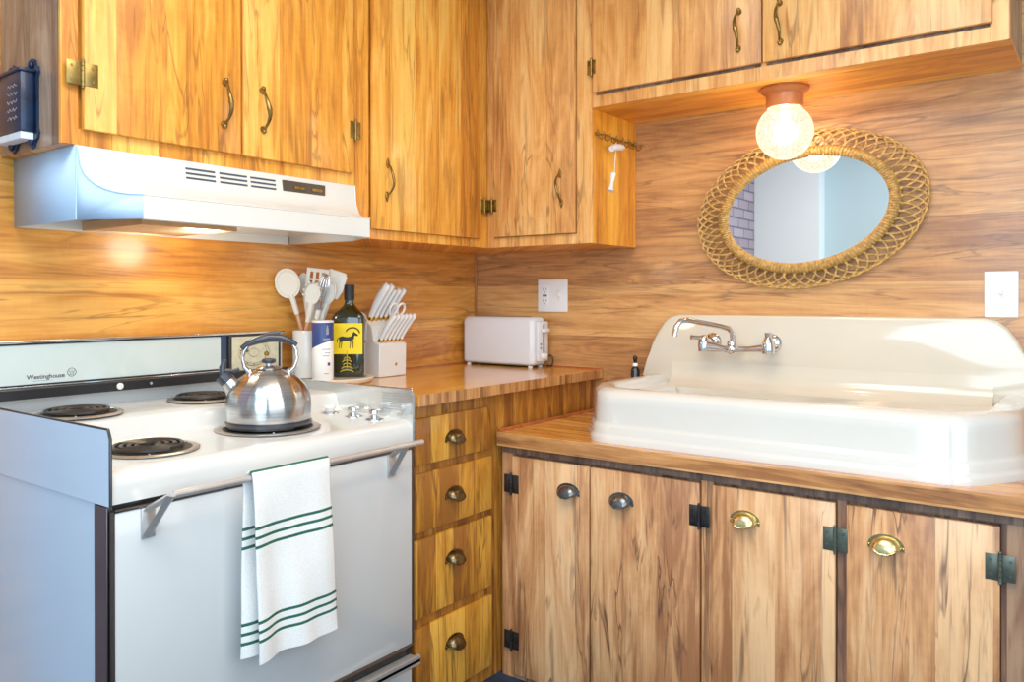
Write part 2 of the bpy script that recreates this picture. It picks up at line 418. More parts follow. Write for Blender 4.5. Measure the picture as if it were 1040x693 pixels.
def hinge(F, u, v, mat, parent, w=.024, h=.027, spread=True):
    m = MB()
    for sg in (-1, 1):
        m.box((u+sg*.004, v-h, .0), (u+sg*(w+.004), v+h, .0022), .0006, F)
        for q in (-.55, .55):
            m.lathe([(.0035, 0), (.003, .0012)], (0,0,0), 10, F @ Matrix.Translation((u+sg*(w*.62+.004), v+q*h, .0022)))
    for j in range(5):
        a = v-h-.002+(2*h+.004)*j/5
        m.tube([F @ Vector((u, a+.0004, .0035)), F @ Vector((u, a+(2*h+.004)/5-.0006, .0035))], .0044, 8)
    for e in (-1, 1): m.ball((u, v+e*(h+.004), .0035), .0038, F, 8)
    return m.build('hinge', mat, parent, 50)

def door(F, u0, u1, v0, v1, th, mat, parent, name='door'):
    m = MB(); m.box((u0, v0, .0005), (u1, v1, th), .0022, F); return m.build(name, mat, parent, 30)

TH = .016     # door thickness on the face
# ---------------------------------------------------------------- upper cabinets, stove side
c1 = thing('upper_cabinet', 'short two-door wooden wall cabinet directly above the white range hood', 'cabinet', (0, YL, ZH))
m = MB(); m.box((.002, YL+.004, ZH), (UA-.012, YR-.001, TOP-.002)); m.build('carcass', M['wood_upper'], c1, 0)
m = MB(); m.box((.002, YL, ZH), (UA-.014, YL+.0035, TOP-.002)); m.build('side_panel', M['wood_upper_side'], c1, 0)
m = MB()
for a, b, c, d in ((YL, YL+.036, ZH, TOP-.002), (YR-.02, YR-.001, ZH, TOP-.002), (YL+.036, YR-.02, ZH, ZH+.036), (YL+.036, YR-.02, TOP-.04, TOP-.002)):
    m.box((a, c, -.0115), (b, d, 0), .0008, FA(UA))
m.build('face_frame', M['wood_upper'], c1, 0)
d_ = door(FA(UA), -1.748, -1.353, ZH+.034, TOP-.03, TH, M['wood_upper'], c1)
arch_pull(FA(UA+TH), -1.402, 1.622, 1.728, M['brass'], d_, tilt=.004); hinge(FA(UA+TH*.9), -1.752, 1.672, M['bronze_hinge'], d_, w=.03, h=.026)
d_ = door(FA(UA), -1.347, -.968, ZH+.034, TOP-.03, TH, M['wood_upper'], c1)
arch_pull(FA(UA+TH), -1.288, 1.628, 1.730, M['brass'], d_, tilt=-.002); hinge(FA(UA+TH*.9), -.962, 1.680, M['bronze_hinge'], d_, w=.017, h=.026)

c2 = thing('upper_cabinet', 'tall single-door wooden wall cabinet between the range hood and the room corner', 'cabinet', (0, YR, ZU))
m = MB(); m.box((.002, YR+.001, ZU), (UA-.012, -.002, TOP-.002)); m.build('carcass', M['wood_upper'], c2, 0)
m = MB()
for a, b, c, d in ((YR+.001, -.894, ZU, TOP-.002), (-.372, -U+.001, ZU, TOP-.002), (-.894, -.372, ZU, ZU+.03), (-.894, -.372, TOP-.04, TOP-.002)):
    m.box((a, c, -.0115), (b, d, 0), .0008, FA(UA))
m.build('face_frame', M['wood_upper'], c2, 0)
d_ = door(FA(UA), -.888, -.366, ZU+.030, TOP-.03, TH, M['wood_upper'], c2)
arch_pull(FA(UA+TH), -.832, 1.500, 1.596, M['brass'], d_, True, tilt=.004); hinge(FA(UA+TH*.9), -.350, 1.512, M['brass'], d_, w=.015, h=.022)

# ---------------------------------------------------------------- upper cabinets, sink side
X0 = UA+.002
c3 = thing('upper_cabinet', 'tall wooden corner wall cabinet with one door above the toaster', 'cabinet', (.53, 0, ZU))
m = MB(); m.box((X0, -U+.012, ZU), (XB-.004, -.002, TOP-.002)); m.build('carcass', M['wood_upper'], c3, 0)
m = MB(); m.box((XB-.0038, -U+.012, ZU), (XB, -.002, TOP-.002)); m.build('side_panel', M['wood_warm_lit'], c3, 0)
m = MB()
for a, b, c, d in ((X0, .345, ZU, TOP-.002), (.694, XB, ZU, TOP-.002), (.345, .694, ZU, ZU+.034), (.345, .694, TOP-.04, TOP-.002)):
    m.box((a, c, -.0115), (b, d, 0), .0008, FB(-U))
m.build('face_frame', M['wood_sink_upper'], c3, 0)
d_ = door(FB(-U), .349, .694, ZU+.036, TOP-.03, TH, M['wood_sink_upper'], c3)
arch_pull(FB(-U-TH), .640, 1.504, 1.598, M['brass'], d_, True, tilt=-.006); hinge(FB(-U-TH*.9), .345, 1.512, M['brass'], d_, w=.018, h=.022)

c4 = thing('upper_cabinet', 'wide short wooden cabinet hung over the sink and the globe light', 'cabinet', (1.34, 0, ZS))
m = MB(); m.box((XB+.001, -U+.012, ZS+.012), (XE, -.002, TOP-.002)); m.build('carcass', M['wood_upper_side'], c4, 0)  # grey reflected light on the right end put into the wood colour
m = MB(); m.box((XB+.001, -U+.012, ZS), (XE, -.002, ZS+.0115)); m.build('underside_panel', M['wood_under_glow'], c4, 0)
m = MB()
for a, b, c, d in ((XB+.001, .768, ZS, TOP-.002), (1.888, XE, ZS, TOP-.002), (.768, 1.888, ZS, ZS+.038), (1.318, 1.334, ZS+.038, TOP-.04), (.768, 1.888, TOP-.04, TOP-.002)):
    m.box((a, c, -.0115), (b, d, 0), .0008, FB(-U))
m.build('face_frame', M['wood_sink_upper'], c4, 0)
d_ = door(FB(-U), .766, 1.3235, ZS+.046, TOP-.03, TH, M['wood_sink_upper'], c4)
arch_pull(FB(-U-TH), 1.258, 1.906, 2.012, M['brass'], d_, tilt=.002); hinge(FB(-U-TH*.9), .760, 1.938, M['brass'], d_, w=.012, h=.024)
d_ = door(FB(-U), 1.3285, 1.892, ZS+.046, TOP-.03, TH, M['wood_sink_upper'], c4)
arch_pull(FB(-U-TH), 1.378, 1.904, 2.012, M['brass'], d_, tilt=-.002); hinge(FB(-U-TH*.9), 1.894, 1.940, M['bright_brass'], d_, w=.022, h=.024)

# ---------------------------------------------------------------- base cabinets
b1 = thing('drawer_cabinet', 'golden wood base cabinet with four drawers between range and sink run', 'cabinet', (.3, -.5, 0))
FX = .578
m = MB(); m.box((.002, L+.008, 0.0), (FX, -.002, .882)); m.build('carcass', M['wood_drawer_frame'], b1, 0)
for i, (v0, v1) in enumerate(((.716, .846), (.530, .692), (.292, .508), (.045, .262))):
    dr = door(FA(FX), L+.010, -.648, v0, v1, .016, M['wood_drawer'], b1, 'drawer')
    cup_pull(FA(FX+.016), -.826, (.772, .607, .422, .176)[i], M['old_brass'], dr, w=.040, h=.028)

b2 = thing('sink_base_cabinet', 'rustic wooden base cabinet with plank doors under the white sink', 'cabinet', (1.6, -.3, 0))
m = MB(); m.box((.5955, YF+.0175, 0.0), (2.99, -.002, .722)); m.build('carcass', M['wood_frame'], b2, 0)
m = MB()
m.box((.5955, .698, -.017), (2.99, .722, 0), 0, FB(YF)); m.build('top_rail', M['wood_rail'], b2, 0)
for a, b in ((.5955, .640), (1.259, 1.292), (1.604, 1.625), (1.940, 2.0)):
    m = MB(); m.box((a, 0.0, -.017), (b, .6975, 0), 0, FB(YF)); m.build('stile', M['wood_frame'] if a > 1.5 else M['wood_base'], b2, 0)
m = MB(); m.box((.6405, 0.0, -.017), (1.2585, .016, 0), 0, FB(YF)); m.build('bottom_rail', M['wood_frame'], b2, 0)
specs = ((.643, .919, .850, 'pewter', .621, 'L', 'black_hinge'), (.925, 1.257, 1.026, 'pewter', .619, 'R', 'black_hinge'),
         (1.294, 1.601, 1.382, 'bright_brass', .625, 'R', 'green_hinge'), (1.627, 1.938, 1.714, 'bright_brass', .622, 'R', 'green_hinge'),
         (2.002, 2.30, 2.1, 'bright_brass', .622, 'R', 'green_hinge'))
for i, (a, b, hu, hm, hv, side, hg) in enumerate(specs):
    dr = door(FB(YF), a, b, .018, .692, .014, M['wood_base'], b2)
    cup_pull(FB(YF-.014), hu, hv-.012, M[hm], dr, w=.039, h=.028)
    hu_ = a-.002 if side == 'L' else b+.001
    for hz in (.606, .122): hinge(FB(YF-.0132), hu_, hz, M[hg], dr, w=.024, h=.028)

# ---------------------------------------------------------------- countertops
t = thing('countertop', 'glossy orange wood countertop holding the toaster and knife block', 'countertop', (.3, -.5, .883))
m = MB(); m.box((.001, L+.004, .8835), (D-.004, -.001, .914), .001); m.build('top', M['counter_a'], t, 0)
m = MB(); m.box((D-.0038, L+.004, .883), (D, -.001, .9145), .0008); m.build('front_edge', M['edge'], t, 0)
m = MB(); m.tube([(.006, L+.01, .9145), (.006, -.008, .9145)], .005, 8); m.tube([(.012, -.006, .9145), (D-.002, -.006, .9145)], .005, 8); m.build('quarter_round', M['red_trim'], t, 40)
t = thing('countertop', 'lower wood countertop carrying the white farmhouse sink', 'countertop', (1.6, -.3, .7225))
m = MB(); m.box((.596, D2+.006, .7225), (2.995, -.001, ZR), .001); m.build('top', M['counter_b'], t, 0)
m = MB(); m.box((.5955, D2, .722), (2.995, D2+.0058, ZR+.0005), .0008); m.build('front_edge', M['edge_b'], t, 0)
m = MB(); m.tube([(.598, D2+.006, ZR+.003), (.598, -.008, ZR+.003)], .006, 8); m.build('quarter_round', M['red_trim'], t, 40)

# ---------------------------------------------------------------- range hood
h = thing('range_hood', 'white range hood with curved front and dark vents under the cabinet', 'range hood', (0, -1.36, 1.352))
HY0, HY1 = -1.761, YR-.002
prof = [(0, 1.5175), (.02, 1.5165), (.045, 1.497), (.07, 1.473), (.12, 1.455), (.20, 1.441), (.30, 1.429), (.42, 1.420), (.58, 1.412), (.78, 1.407), (1, 1.405), (1, 1.353)]
HX = .312
def hp(s_, right):
    x = HX+.144*s_; y = (HY1-.074*s_) if right else (HY0+.075*s_); return x, y
rings = [[(hp(s_, 0)[0], hp(s_, 0)[1], z) for s_, z in prof], [(hp(s_, 1)[0], hp(s_, 1)[1], z) for s_, z in prof]]
n = 14; rr = []
for i in range(n+1):
    rr.append([tuple(rings[0][j][k_]+(rings[1][j][k_]-rings[0][j][k_])*i/n for k_ in range(3)) for j in range(len(prof))])
m = MB(); m.grid(rr, False)
m.box((.002, HY0+.002, 1.5095), (HX, HY1, 1.5175))
# raised fold line above the lip
m.tube([(hp(1,0)[0], hp(1,0)[1], 1.4045), (hp(1,1)[0], hp(1,1)[1], 1.4045)], .0012, 6)
m.tube([(hp(1,0)[0]-.003, hp(1,0)[1], 1.354), (hp(1,1)[0]-.003, hp(1,1)[1], 1.354)], .003, 6)
m.build('front_panel', M['hood_white'], h, 30)
for right in (0, 1):
    m = MB(); y = HY1 if right else HY0; e = -.0015 if right else .0015
    a = [(hp(s_, right)[0]-.0008, hp(s_, right)[1]+e*.2, z) for s_, z in prof]
    poly = a + [(HX, y, 1.353)]
    b_ = m.b
    vs = [b_.verts.new(p) for p in poly]; b_.faces.new(vs)
    q = [(.002, y, 1.353), (HX, y, 1.353), (HX, y, 1.5175), (.002, y, 1.5175)]
    b_.faces.new([b_.verts.new(p) for p in q])
    m.tube([(HX+.002, y, 1.354), (HX+.002, y, 1.516)], .0012, 6)
    m.tube([(p_[0]+.001, p_[1], p_[2]) for p_ in a[1:-1]], .0011, 6)
    sp = m.build('side_panel', M['hood_daylit'] if not right else M['hood_white'], h, 20)
    md = sp.modifiers.new('thick', 'SOLIDIFY'); md.thickness = .0012; md.offset = 0
m = MB(); m.box((.002, HY0+.003, 1.378), (HX, HY1-.003, 1.380)); m.box((.002, HY0+.003, 1.353), (.004, HY1-.003, 1.380))
m.box((HX-.001, HY0+.08, 1.378), (.452, HY1-.08, 1.380)); m.build('inner_pan', M['hood_white'], h, 0)
m = MB(); m.box((.03, -1.60, 1.356), (.30, -1.365, 1.364)); f_ = m.build('filter', M['filter'], h, 0)
m = MB()
for a, b in (((.02,-1.61,1.354),(.31,-1.60,1.376)), ((.02,-1.365,1.354),(.31,-1.355,1.376)), ((.02,-1.60,1.354),(.03,-1.365,1.376)), ((.30,-1.60,1.354),(.31,-1.365,1.376))): m.box(a, b)
m.build('filter_frame', M['filter_frame'], h, 0)
# vents lie on the sloping face near the top
def hface(z):      # x of the face at height z, away from the ends
    for (s0, z0), (s1, z1) in zip(prof, prof[1:]):
        if z1 <= z <= z0: return HX+.144*(s0+(s1-s0)*(z0-z)/(z0-z1))
    return HX
for a, b in ((-1.505, -1.425), (-1.412, -1.332), (-1.321, -1.243)):
    m = MB()
    for z in (1.498, 1.4865, 1.475):
        x = hface(z); m.prism([(a, z-.0024), (b, z-.0024), (b, z+.0024), (a, z+.0024)], .0, .0022, FA(x-.0006))
    m.build('vent', plain('vent_slot', (62,72,86), .5), h, 0)
m = MB(); m.box((-1.220, 1.4735, 0), (-1.074, 1.5035, .0075), .001, FA(.316)); cp = m.build('control_panel', plain('control_panel', (66,56,48), .35), h, 0)
for u in (-1.165, -1.105):
    m = MB(); m.box((u-.018, 1.482, .0075), (u+.018, 1.490, .0105), .001, FA(.316)); m.build('switch', M['brass'], cp, 0)

# ---------------------------------------------------------------- range
r = thing('electric_range', 'white vintage electric range with coil burners and chrome trim', 'stove', (.3, -1.43, 0))
y0, y1 = YS, YE
m = MB(); m.box((.03, y0+.004, .02), (.552, y1-.004, .785), .002); m.build('body', M['enamel_daylit'], r, 20)
for yy in (y0+.05, y1-.05):
    for xx in (.08, .52):
        m = MB(); m.lathe([(.018, 0), (.018, .012), (.01, .021)], (xx, yy, 0), 12); m.build('foot', M['black'], r, 30)
# cooktop: terrace profile (x,z) swept along y
cp_ = [(.03, .79), (.03, .910), (.29, .905), (.298, .903), (.306, .895), (.314, .866), (.322, .858), (.335, .855), (.575, .850), (.592, .848), (.603, .842), (.609, .832), (.611, .820), (.611, .789), (.03, .787)]
m = MB(); m.prism([(x, z) for x, z in cp_], -(y1-.004), -(y0+.004), Matrix(((1,0,0,0), (0,0,-1,0), (0,1,0,0), (0,0,0,1)))); m.build('cooktop', M['enamel'], r, 30)
# wings
def wing(y, e, mat, name):
    m = MB(); poly = [(.03, .787), (.613, .787), (.613, .915), (.606, ZW), (.03, ZW)]
    m.prism(poly, -y-.003, -y+.003, Matrix(((1,0,0,0), (0,0,-1,0), (0,1,0,0), (0,0,0,1)))); w_ = m.build(name, mat, r, 20)
    m = MB(); m.tube([(.03, y, ZW+.001), (.606, y, ZW+.001), (.614, y, .915), (.614, y, .787)], .0032, 8); m.build('wing_trim', M['dark_steel'] if e < 0 else M['chrome'], w_, 40)
    return w_
wing(y0+.003, -1, M['enamel_daylit'], 'side_wing')
ww = wing(y1-.003, 1, M['wing_metal'], 'side_wing')
yi = y1-.0068
for k_ in range(7):
    m = MB(); z = .917-k_*.0072; m.box((.495+.004*(k_ % 2), yi-.0004, z), (.583-.008*(k_ % 3), yi, z+.0016)); m.build('printed_line', M['grey_print'], ww, 0)
# backguard
m = MB(); m.box((.004, y0+.004, .79), (.045, y1, 1.079), .002); m.build('backguard', M['enamel'], r, 20)
m = MB(); m.box((.0455, y0+.004, 1.074), (.066, y1-.002, 1.081), .002); m.box((.0455, y0+.004, .9685), (.066, y1-.20, .9725), .001)
m.build('backguard_trim', M['chrome'], r, 20)
m = MB(); m.box((.0455, y0+.006, 1.0705), (.0625, -1.238, 1.0738)); m.box((.0455, y0+.006, .9727), (.0625, -1.238, .9755)); m.build('panel_edging', M['black'], r, 0)
m = MB(); m.box((.0455, y0+.006, .944), (.088, y1-.008, .968), .001); bs = m.build('black_strip', M['black'], r, 20)
m = MB(); m.lathe([(.0085, 0), (.0085, .003), (.005, .004)], (0,0,0), 16, FA(.088, -1.549, .956)); m.build('indicator_button', M['plastic'], bs, 40)
m = MB(); m.lathe([(.004, 0), (.003, .002)], (0,0,0), 12, FA(.088, -1.465, .956)); m.build('indicator_light', M['grey_print'], bs, 40)
m = MB(); m.box((.0455, y0+.006, .9758), (.060, -1.2385, 1.0702), .0015); gp = m.build('glass_panel', M['glass_panel'], r, 20)
text('brand_lettering', 'Westinghouse', .0150, FA(.0602, -1.715, .9925), M['slot'], gp, .0003, .0002)
m = MB(); m.box((.0602, -1.745, .9828), (.0605, -1.698, .9838)); m.build('small_print', M['grey_print'], gp, 0)
m = MB()
m.tube([(.0604, -1.655+.0102*math.cos(a*PI/12), .9985+.0102*math.sin(a*PI/12)) for a in range(24)], .0007, 5, True)
wp = [(-.0062, .0045), (-.0031, -.003), (0, .004), (.0031, -.003), (.0062, .0045)]
m.tube([(.0604, -1.655+a, .9985+b) for a, b in wp], .0006, 5)
m.box((.0602, -1.661, .9925), (.0606, -1.649, .9936))
m.build('round_w_emblem', M['slot'], gp, 40)
m = MB(); m.box((.0455, -1.238, .966), (.0625, -1.222, 1.076), .001); m.build('panel_divider', plain('divider_navy', (40,60,90), .3), r, 20)
m = MB(); m.box((.0455, -1.212, .960), (.061, -1.030, 1.074), .002); ck = m.build('clock', M['dark_steel'], r, 20)
m = MB(); m.box((.061, -1.203, .967), (.0625, -1.040, 1.067), .001); cf = m.build('clock_face', M['clock_face'], ck, 20)
m = MB()
for rr_, w_ in ((.043, .0012), (.036, .0008), (.014, .001)):
    m.tube([(.063, -1.128+rr_*1.25*math.cos(a*PI/20), 1.018+rr_*.9*math.sin(a*PI/20)) for a in range(40)], w_, 5, True)
m.build('dial_ring', M['clock_gold'], ck, 40)
for k_ in range(12):
    a = k_*PI/6; m = MB(); m.box((.0626, -1.128+.047*math.cos(a)-.001, 1.018+.035*math.sin(a)-.002), (.0632, -1.128+.047*math.cos(a)+.001, 1.018+.035*math.sin(a)+.002)); m.build('hour_mark', M['slot'], ck, 0)
for u_, v_ in ((-1.158, 1.026), (-1.086, 1.012)):
    m = MB(); m.lathe([(.007, 0), (.006, .008), (.002, .010)], (0,0,0), 14, FA(.0626, u_, v_)); m.build('knob', M['brass'], ck, 40)
m = MB(); m.box((.0626, -1.176, 1.024), (.0636, -1.150, 1.027)); m.build('clock_hand', M['slot'], ck, 0)
# burners
def burner(cx, cy, cz, R_, nt):
    b = MB(); b.lathe([(R_*1.0, .0), (R_*1.30, .0015), (R_*1.33, .004), (R_*1.26, .0065), (R_*1.12, .005), (R_*1.02, .001)], (cx, cy, cz), 40, cap0=True, cap1=False)
    bo = b.build('burner', M['pan'], r, 40)
    b = MB(); b.lathe([(R_*1.12, .0056), (R_*.9, .0035), (R_*.2, .003)], (cx, cy, cz), 36, cap0=False); b.build('drip_bowl', M['slot'], bo, 40)
    b = MB(); pts = []
    for i in range(nt*28+1):
        t_ = i/(nt*28); a = 2*PI*nt*t_; q = R_*(.22+.80*t_)
        pts.append((cx+q*math.cos(a), cy+q*math.sin(a), cz+.0118))
    b.tube(pts, .0046, 6); b.build('coil', M['coil'], bo, 50)
    b = MB()
    for a in (PI/2, PI/2+2.09, PI/2+4.19):
        b.tube([(cx, cy, cz+.006), (cx+R_*1.12*math.cos(a), cy+R_*1.12*math.sin(a), cz+.006)], .0022, 5)
    b.build('coil_support', M['steel'], bo, 40)
burner(.455, -1.672, .8515, .077, 4); burner(.425, -1.345, .8520, .098, 5)
burner(.190, -1.698, .9085, .072, 4); burner(.170, -1.362, .9088, .070, 4)
# front control knobs on the cooktop
for kx, ky in ((.350, -1.082), (.445, -1.080), (.527, -1.078)):
    m = MB(); m.lathe([(.026, 0), (.026, .003), (.020, .006), (.015, .008)], (kx, ky, .8535-.005*(kx-.34)*4), 28); kb = m.build('control_knob', M['chrome'], r, 40)
    m = MB(); m.lathe([(.011, .007), (.014, .012), (.016, .020), (.013, .026), (.003, .027)], (kx, ky, .851), 20); m.box((kx-.004, ky-.020, .868), (kx+.004, ky+.020, .880), .003)
    m.build('grip', M['plastic'] if kx < .4 else M['chrome'], kb, 40)
# front
for ya_, yb_ in ((y0+.001, y0+.012), (y1-.012, y1-.001)):
    m = MB(); m.box((.554, ya_, .02), (.603, yb_, .784), .001); m.build('corner_post', M['chrome_dark_reflection'], r, 20)
m = MB(); m.box((.554, y0+.013, .02), (.598, y1-.013, .784)); m.build('oven_front', M['dark_steel'], r, 0)
m = MB(); m.box((.599, y0+.012, .246), (.612, y1-.008, .772), .003); od = m.build('oven_door', M['oven_door'], r, 30)
m = MB(); m.tube([(.611, y0+.012, .776), (.611, y1-.006, .776)], .0035, 8); m.tube([(.610, y0+.008, .776), (.610, y0+.008, .03)], .0045, 8)
m.tube([(.610, y1-.004, .776), (.610, y1-.004, .25)], .0035, 8); m.tube([(.612, y0+.012, .243), (.612, y1-.006, .243)], .0045, 8); m.build('door_trim', M['door_trim'], od, 40)
HBX, HBZ = .677, .803
m = MB(); m.tube([(HBX, -1.748, HBZ-.001), (HBX, -1.05, HBZ)], .0075, 12); m.build('oven_handle', M['handle_steel'], od, 40)
for ya, yb in ((-1.752, -1.765), (-1.108, -1.10)):
    m = MB(); m.box((.612, yb-.014, .712), (.617, yb+.014, .772), .001)
    m.tube([(.614, yb, .718), (.650, (ya+yb)/2, .765), (HBX, ya, HBZ)], [.007, .006, .007], 4, flat=1.8)
    m.tube([(.614, yb, .768), (.645, (ya+yb)/2, .785), (HBX, ya, HBZ)], [.007, .006, .006], 4, flat=1.8)
    m.build('handle_bracket', M['handle_steel'], od, 30)
m = MB(); m.box((.599, y0+.012, .03), (.611, y1-.008, .190), .003); dw = m.build('storage_drawer', M['oven_door'], r, 30)
m = MB(); m.box((.599, y0+.012, .202), (.640, y1-.004, .214), .002); m.box((.630, y0+.012, .196), (.640, y1-.004, .222), .002); m.build('drawer_handle', M['handle_steel'], dw, 20)

# ---------------------------------------------------------------- kettle
KX, KY, KZ = .428, -1.345, .869
kt = thing('kettle', 'brushed steel kettle with black handle on the front right burner', 'kettle', (KX, KY, KZ))
KS, KH = .87, .80
bp = [(.002, 0), (.100, 0), (.112, .003), (.1175, .012), (.1195, .032), (.120, .052), (.1185, .074), (.112, .098), (.101, .120), (.085, .139), (.064, .154), (.042, .164), (.030, .168)]
bp = [(a*KS, b*KH) for a, b in bp]
m = MB(); m.lathe(bp, (KX, KY, KZ), 144, rib=lambda a, z: 1+.0045*math.cos(18*a)*min(1, max(0, (z-.01)/.04))); m.build('body', M['kettle'], kt, 60)  # shallow flutes added to break the reflections into vertical bands
m = MB(); m.lathe([(.092, -.003), (.1060, -.002), (.1065, .003), (.1035, .006)], (KX, KY, KZ), 48); m.build('base_rim', M['blue_black'], kt, 40)
m = MB(); m.lathe([(.030, .1335), (.032, .136), (.028, .140), (.014, .142), (.008, .143), (.008, .149)], (KX, KY, KZ), 32); ld = m.build('lid', M['kettle'], kt, 60)
m = MB(); m.lathe([(.008, .148), (.016, .150), (.018, .154), (.017, .159), (.010, .161), (.001, .1612)], (KX, KY, KZ), 24); m.build('lid_knob', M['blue_black'], ld, 50)
sd = Vector((-.62, -.78, 0)).normalized()      # spout direction, to the left of the picture
def kp(a, z, side=0): return Vector((KX, KY, KZ)) + sd*a + Vector((-sd.y, sd.x, 0))*side + Vector((0,0,z))
m = MB(); m.tube([kp(.070, .070), kp(.090, .096), kp(.103, .113)], [.030, .021, .0165], 18); m.build('spout', M['kettle'], kt, 50)
m = MB(); m.tube([kp(.098, .106), kp(.112, .122)], [.0195, .0185], 16)
m.tube([kp(.108, .114), kp(.111, .140), kp(.104, .160)], [.009, .008, .005], 8)
m.tube([kp(.104, .132), kp(.086, .131), kp(.070, .136)], [.007, .005, .004], 8); m.build('spout_cap', M['blue_black'], kt, 50)
hp_ = [kp(.046, .128), kp(.058, .140), kp(.063, .160), kp(.059, .180), kp(.049, .194)]
hq_ = [kp(-.050, .126), kp(-.062, .138), kp(-.069, .160), kp(-.066, .182), kp(-.058, .195)]
for q in (hp_, hq_):
    m = MB(); m.tube(q, [.0065, .0055, .0045, .0045, .0045], 10, flat=1.5); m.ball(q[0], .009, None, 10); m.build('handle_bracket', M['chrome'], kt, 50)
m = MB(); m.tube([kp(.066, .187), kp(.050, .198), kp(.026, .208), kp(0, .213), kp(-.028, .212), kp(-.050, .205), kp(-.068, .193)], [.006, .008, .0105, .0115, .0105, .009, .006], 12, flat=1.2)
m.build('handle_grip', M['blue_black'], kt, 60)

# ---------------------------------------------------------------- towel over the oven handle
def towel_part(ya0, ya1, yb0, yb1, ztop, zbot, xo, seed, stripes):
    rnd = random.Random(seed); ny = 36
    zs_ = [ztop]; step = .0065
    while zs_[-1]-step > zbot: zs_.append(zs_[-1]-step)
    zs_.append(zbot); rings = []; mats = []
    for z in zs_:
        t_ = (ztop-z)/(ztop-zbot); row = []
        for j in range(ny+1):
            s_ = j/ny; y = (ya0+(ya1-ya0)*s_)*(1-t_)+(yb0+(yb1-yb0)*s_)*t_
            x = xo + .006*math.sin(s_*8.5+seed+t_*1.3)*t_**.6 + .0045*math.sin(s_*15+seed*2-t_*2)*t_ + .0015*math.sin(t_*9+s_*3)
            row.append((x, y, z + .004*math.sin(s_*3+seed)*t_ - .010*t_*(1-s_)))
        rings.append(row)
    for i in range(len(zs_)-1):
        zc = (zs_[i]+zs_[i+1])/2; mats.append(1 if any(a <= zc <= b for a, b in stripes) else 0)
    return rings, mats
st_ = []
for base in (.700, .508):
    for k_ in range(3): st_.append((base-k_*.0195-.0065, base-k_*.0195))
tw = thing('dish_towel', 'white dish towel with green stripes folded over the oven door handle', 'towel', (HBX, -1.46, .41))
HB1 = HBX+.0115
R1, m1 = towel_part(-1.578, -1.372, -1.566, -1.345, HBZ+.004, .416, HB1, 1, st_)
over = []
for a in (0, .35, .7, 1.05, 1.4, 1.75, 2.1, 2.5, 2.9):
    over.append([(HBX+.0108*math.cos(a), p[1], HBZ+.004*math.cos(a/2)+.0108*math.sin(a)) for p in R1[0]])
m = MB(); m.grid(list(reversed(over))+R1[1:], False, mats=[0, 0, 0, 0, 1, 1]+[0]*(len(over)-6)+m1[1:])
o_ = m.build('front_fold', [M['towel'], M['towel_green']], tw, 70); md = o_.modifiers.new('t', 'SOLIDIFY'); md.thickness = .0035; md.offset = 0
R2, m2 = towel_part(-1.584, -1.380, -1.588, -1.372, HBZ+.002, .434, HBX-.0125, 4, st_)
m = MB(); m.grid(R2, False, mats=m2)
o_ = m.build('back_fold', [M['towel'], M['towel_green']], tw, 70); md = o_.modifiers.new('t', 'SOLIDIFY'); md.thickness = .0035; md.offset = 0

# ---------------------------------------------------------------- tray and things behind the stove
TX, TY, TZ = .140, -.885, .9145
tr = MB(); tr.lathe([(.112, 0), (.118, .002), (.124, .010), (.126, .015), (.123, .017), (.118, .0145), (.01, .0145)], (TX, TY, TZ), 56)
tag(tr.build('round_tray', plain('tray_stone', (226,218,206), .3, coat=.3, var=.04), None, 40), 'low round cream tray under the utensil crock and oil bottle', 'tray')
TT = TZ+.0148
CX, CY = .083, -.942
cr = MB(); cr.lathe([(.041, 0), (.0465, .003), (.0475, .010), (.0475, .146), (.0455, .150), (.0435, .148), (.0435, .012), (.01, .010)], (CX, CY, TT), 48)
tag(cr.build('utensil_crock', M['ceramic'], None, 50), 'plain white ceramic crock filled with cooking utensils', 'crock')
RV = Vector((.80, .60, 0)); FV = Vector((-.60, .80, 0)); ZV = Vector((0,0,1))
def utensil(name, label, base, top, hl, head, group='cooking utensils in the white crock', hmat='handle_wood'):
    """base / top as (right, forward, up) offsets from crock floor centre; hl = fraction that is handle"""
    P = lambda q: Vector((CX, CY, TT)) + RV*q[0] + FV*q[1] + ZV*q[2]
    A, B = P(base), P(top); ax = (B-A).normalized(); side = (RV - ax*RV.dot(ax)).normalized(); nn = side.cross(ax)
    Mx = Matrix(((side.x, ax.x, -nn.x*-1, B.x), (side.y, ax.y, nn.y, B.y), (side.z, ax.z, nn.z, B.z), (0,0,0,1)))
    t = thing(name, label, 'utensil', tuple(A), None)
    H_ = A+(B-A)*hl
    m = MB(); m.tube([A, (A+H_)/2, H_], [.0055, .0062, .0066], 10); m.build('handle', M[hmat], t, 50)
    m = MB(); m.tube([H_-ax*.002, H_+ax*.02, B], [.0080, .0085, .0095], 10); m.build('neck', M['silicone'], t, 50)
    head(t, Mx, (B-A).length); return t
def ell(w, h, n=24, cy=0, pw=2.0):
    return [(w*math.copysign(abs(math.cos(2*PI*i/n))**(2/pw), math.cos(2*PI*i/n)), cy+h*math.copysign(abs(math.sin(2*PI*i/n))**(2/pw), math.sin(2*PI*i/n))) for i in range(n)]
def spoon_head(w, h, dep, cy=None):
    def f(t, Mx, _l):
        c = h*.9 if cy is None else cy
        m = MB(); rings = []
        for q, z in ((1.0, .0), (1.0, .004), (.9, .005), (.82, .002), (.6, -dep*.6), (.3, -dep), (.02, -dep*1.05)):
            rings.append([(x*q, c+(y-c)*q, z) for x, y in ell(w, h, 28, c)])
        m.grid(rings, True, True, True, Mx)
        m.build('bowl', M['silicone'], t, 60)
    return f
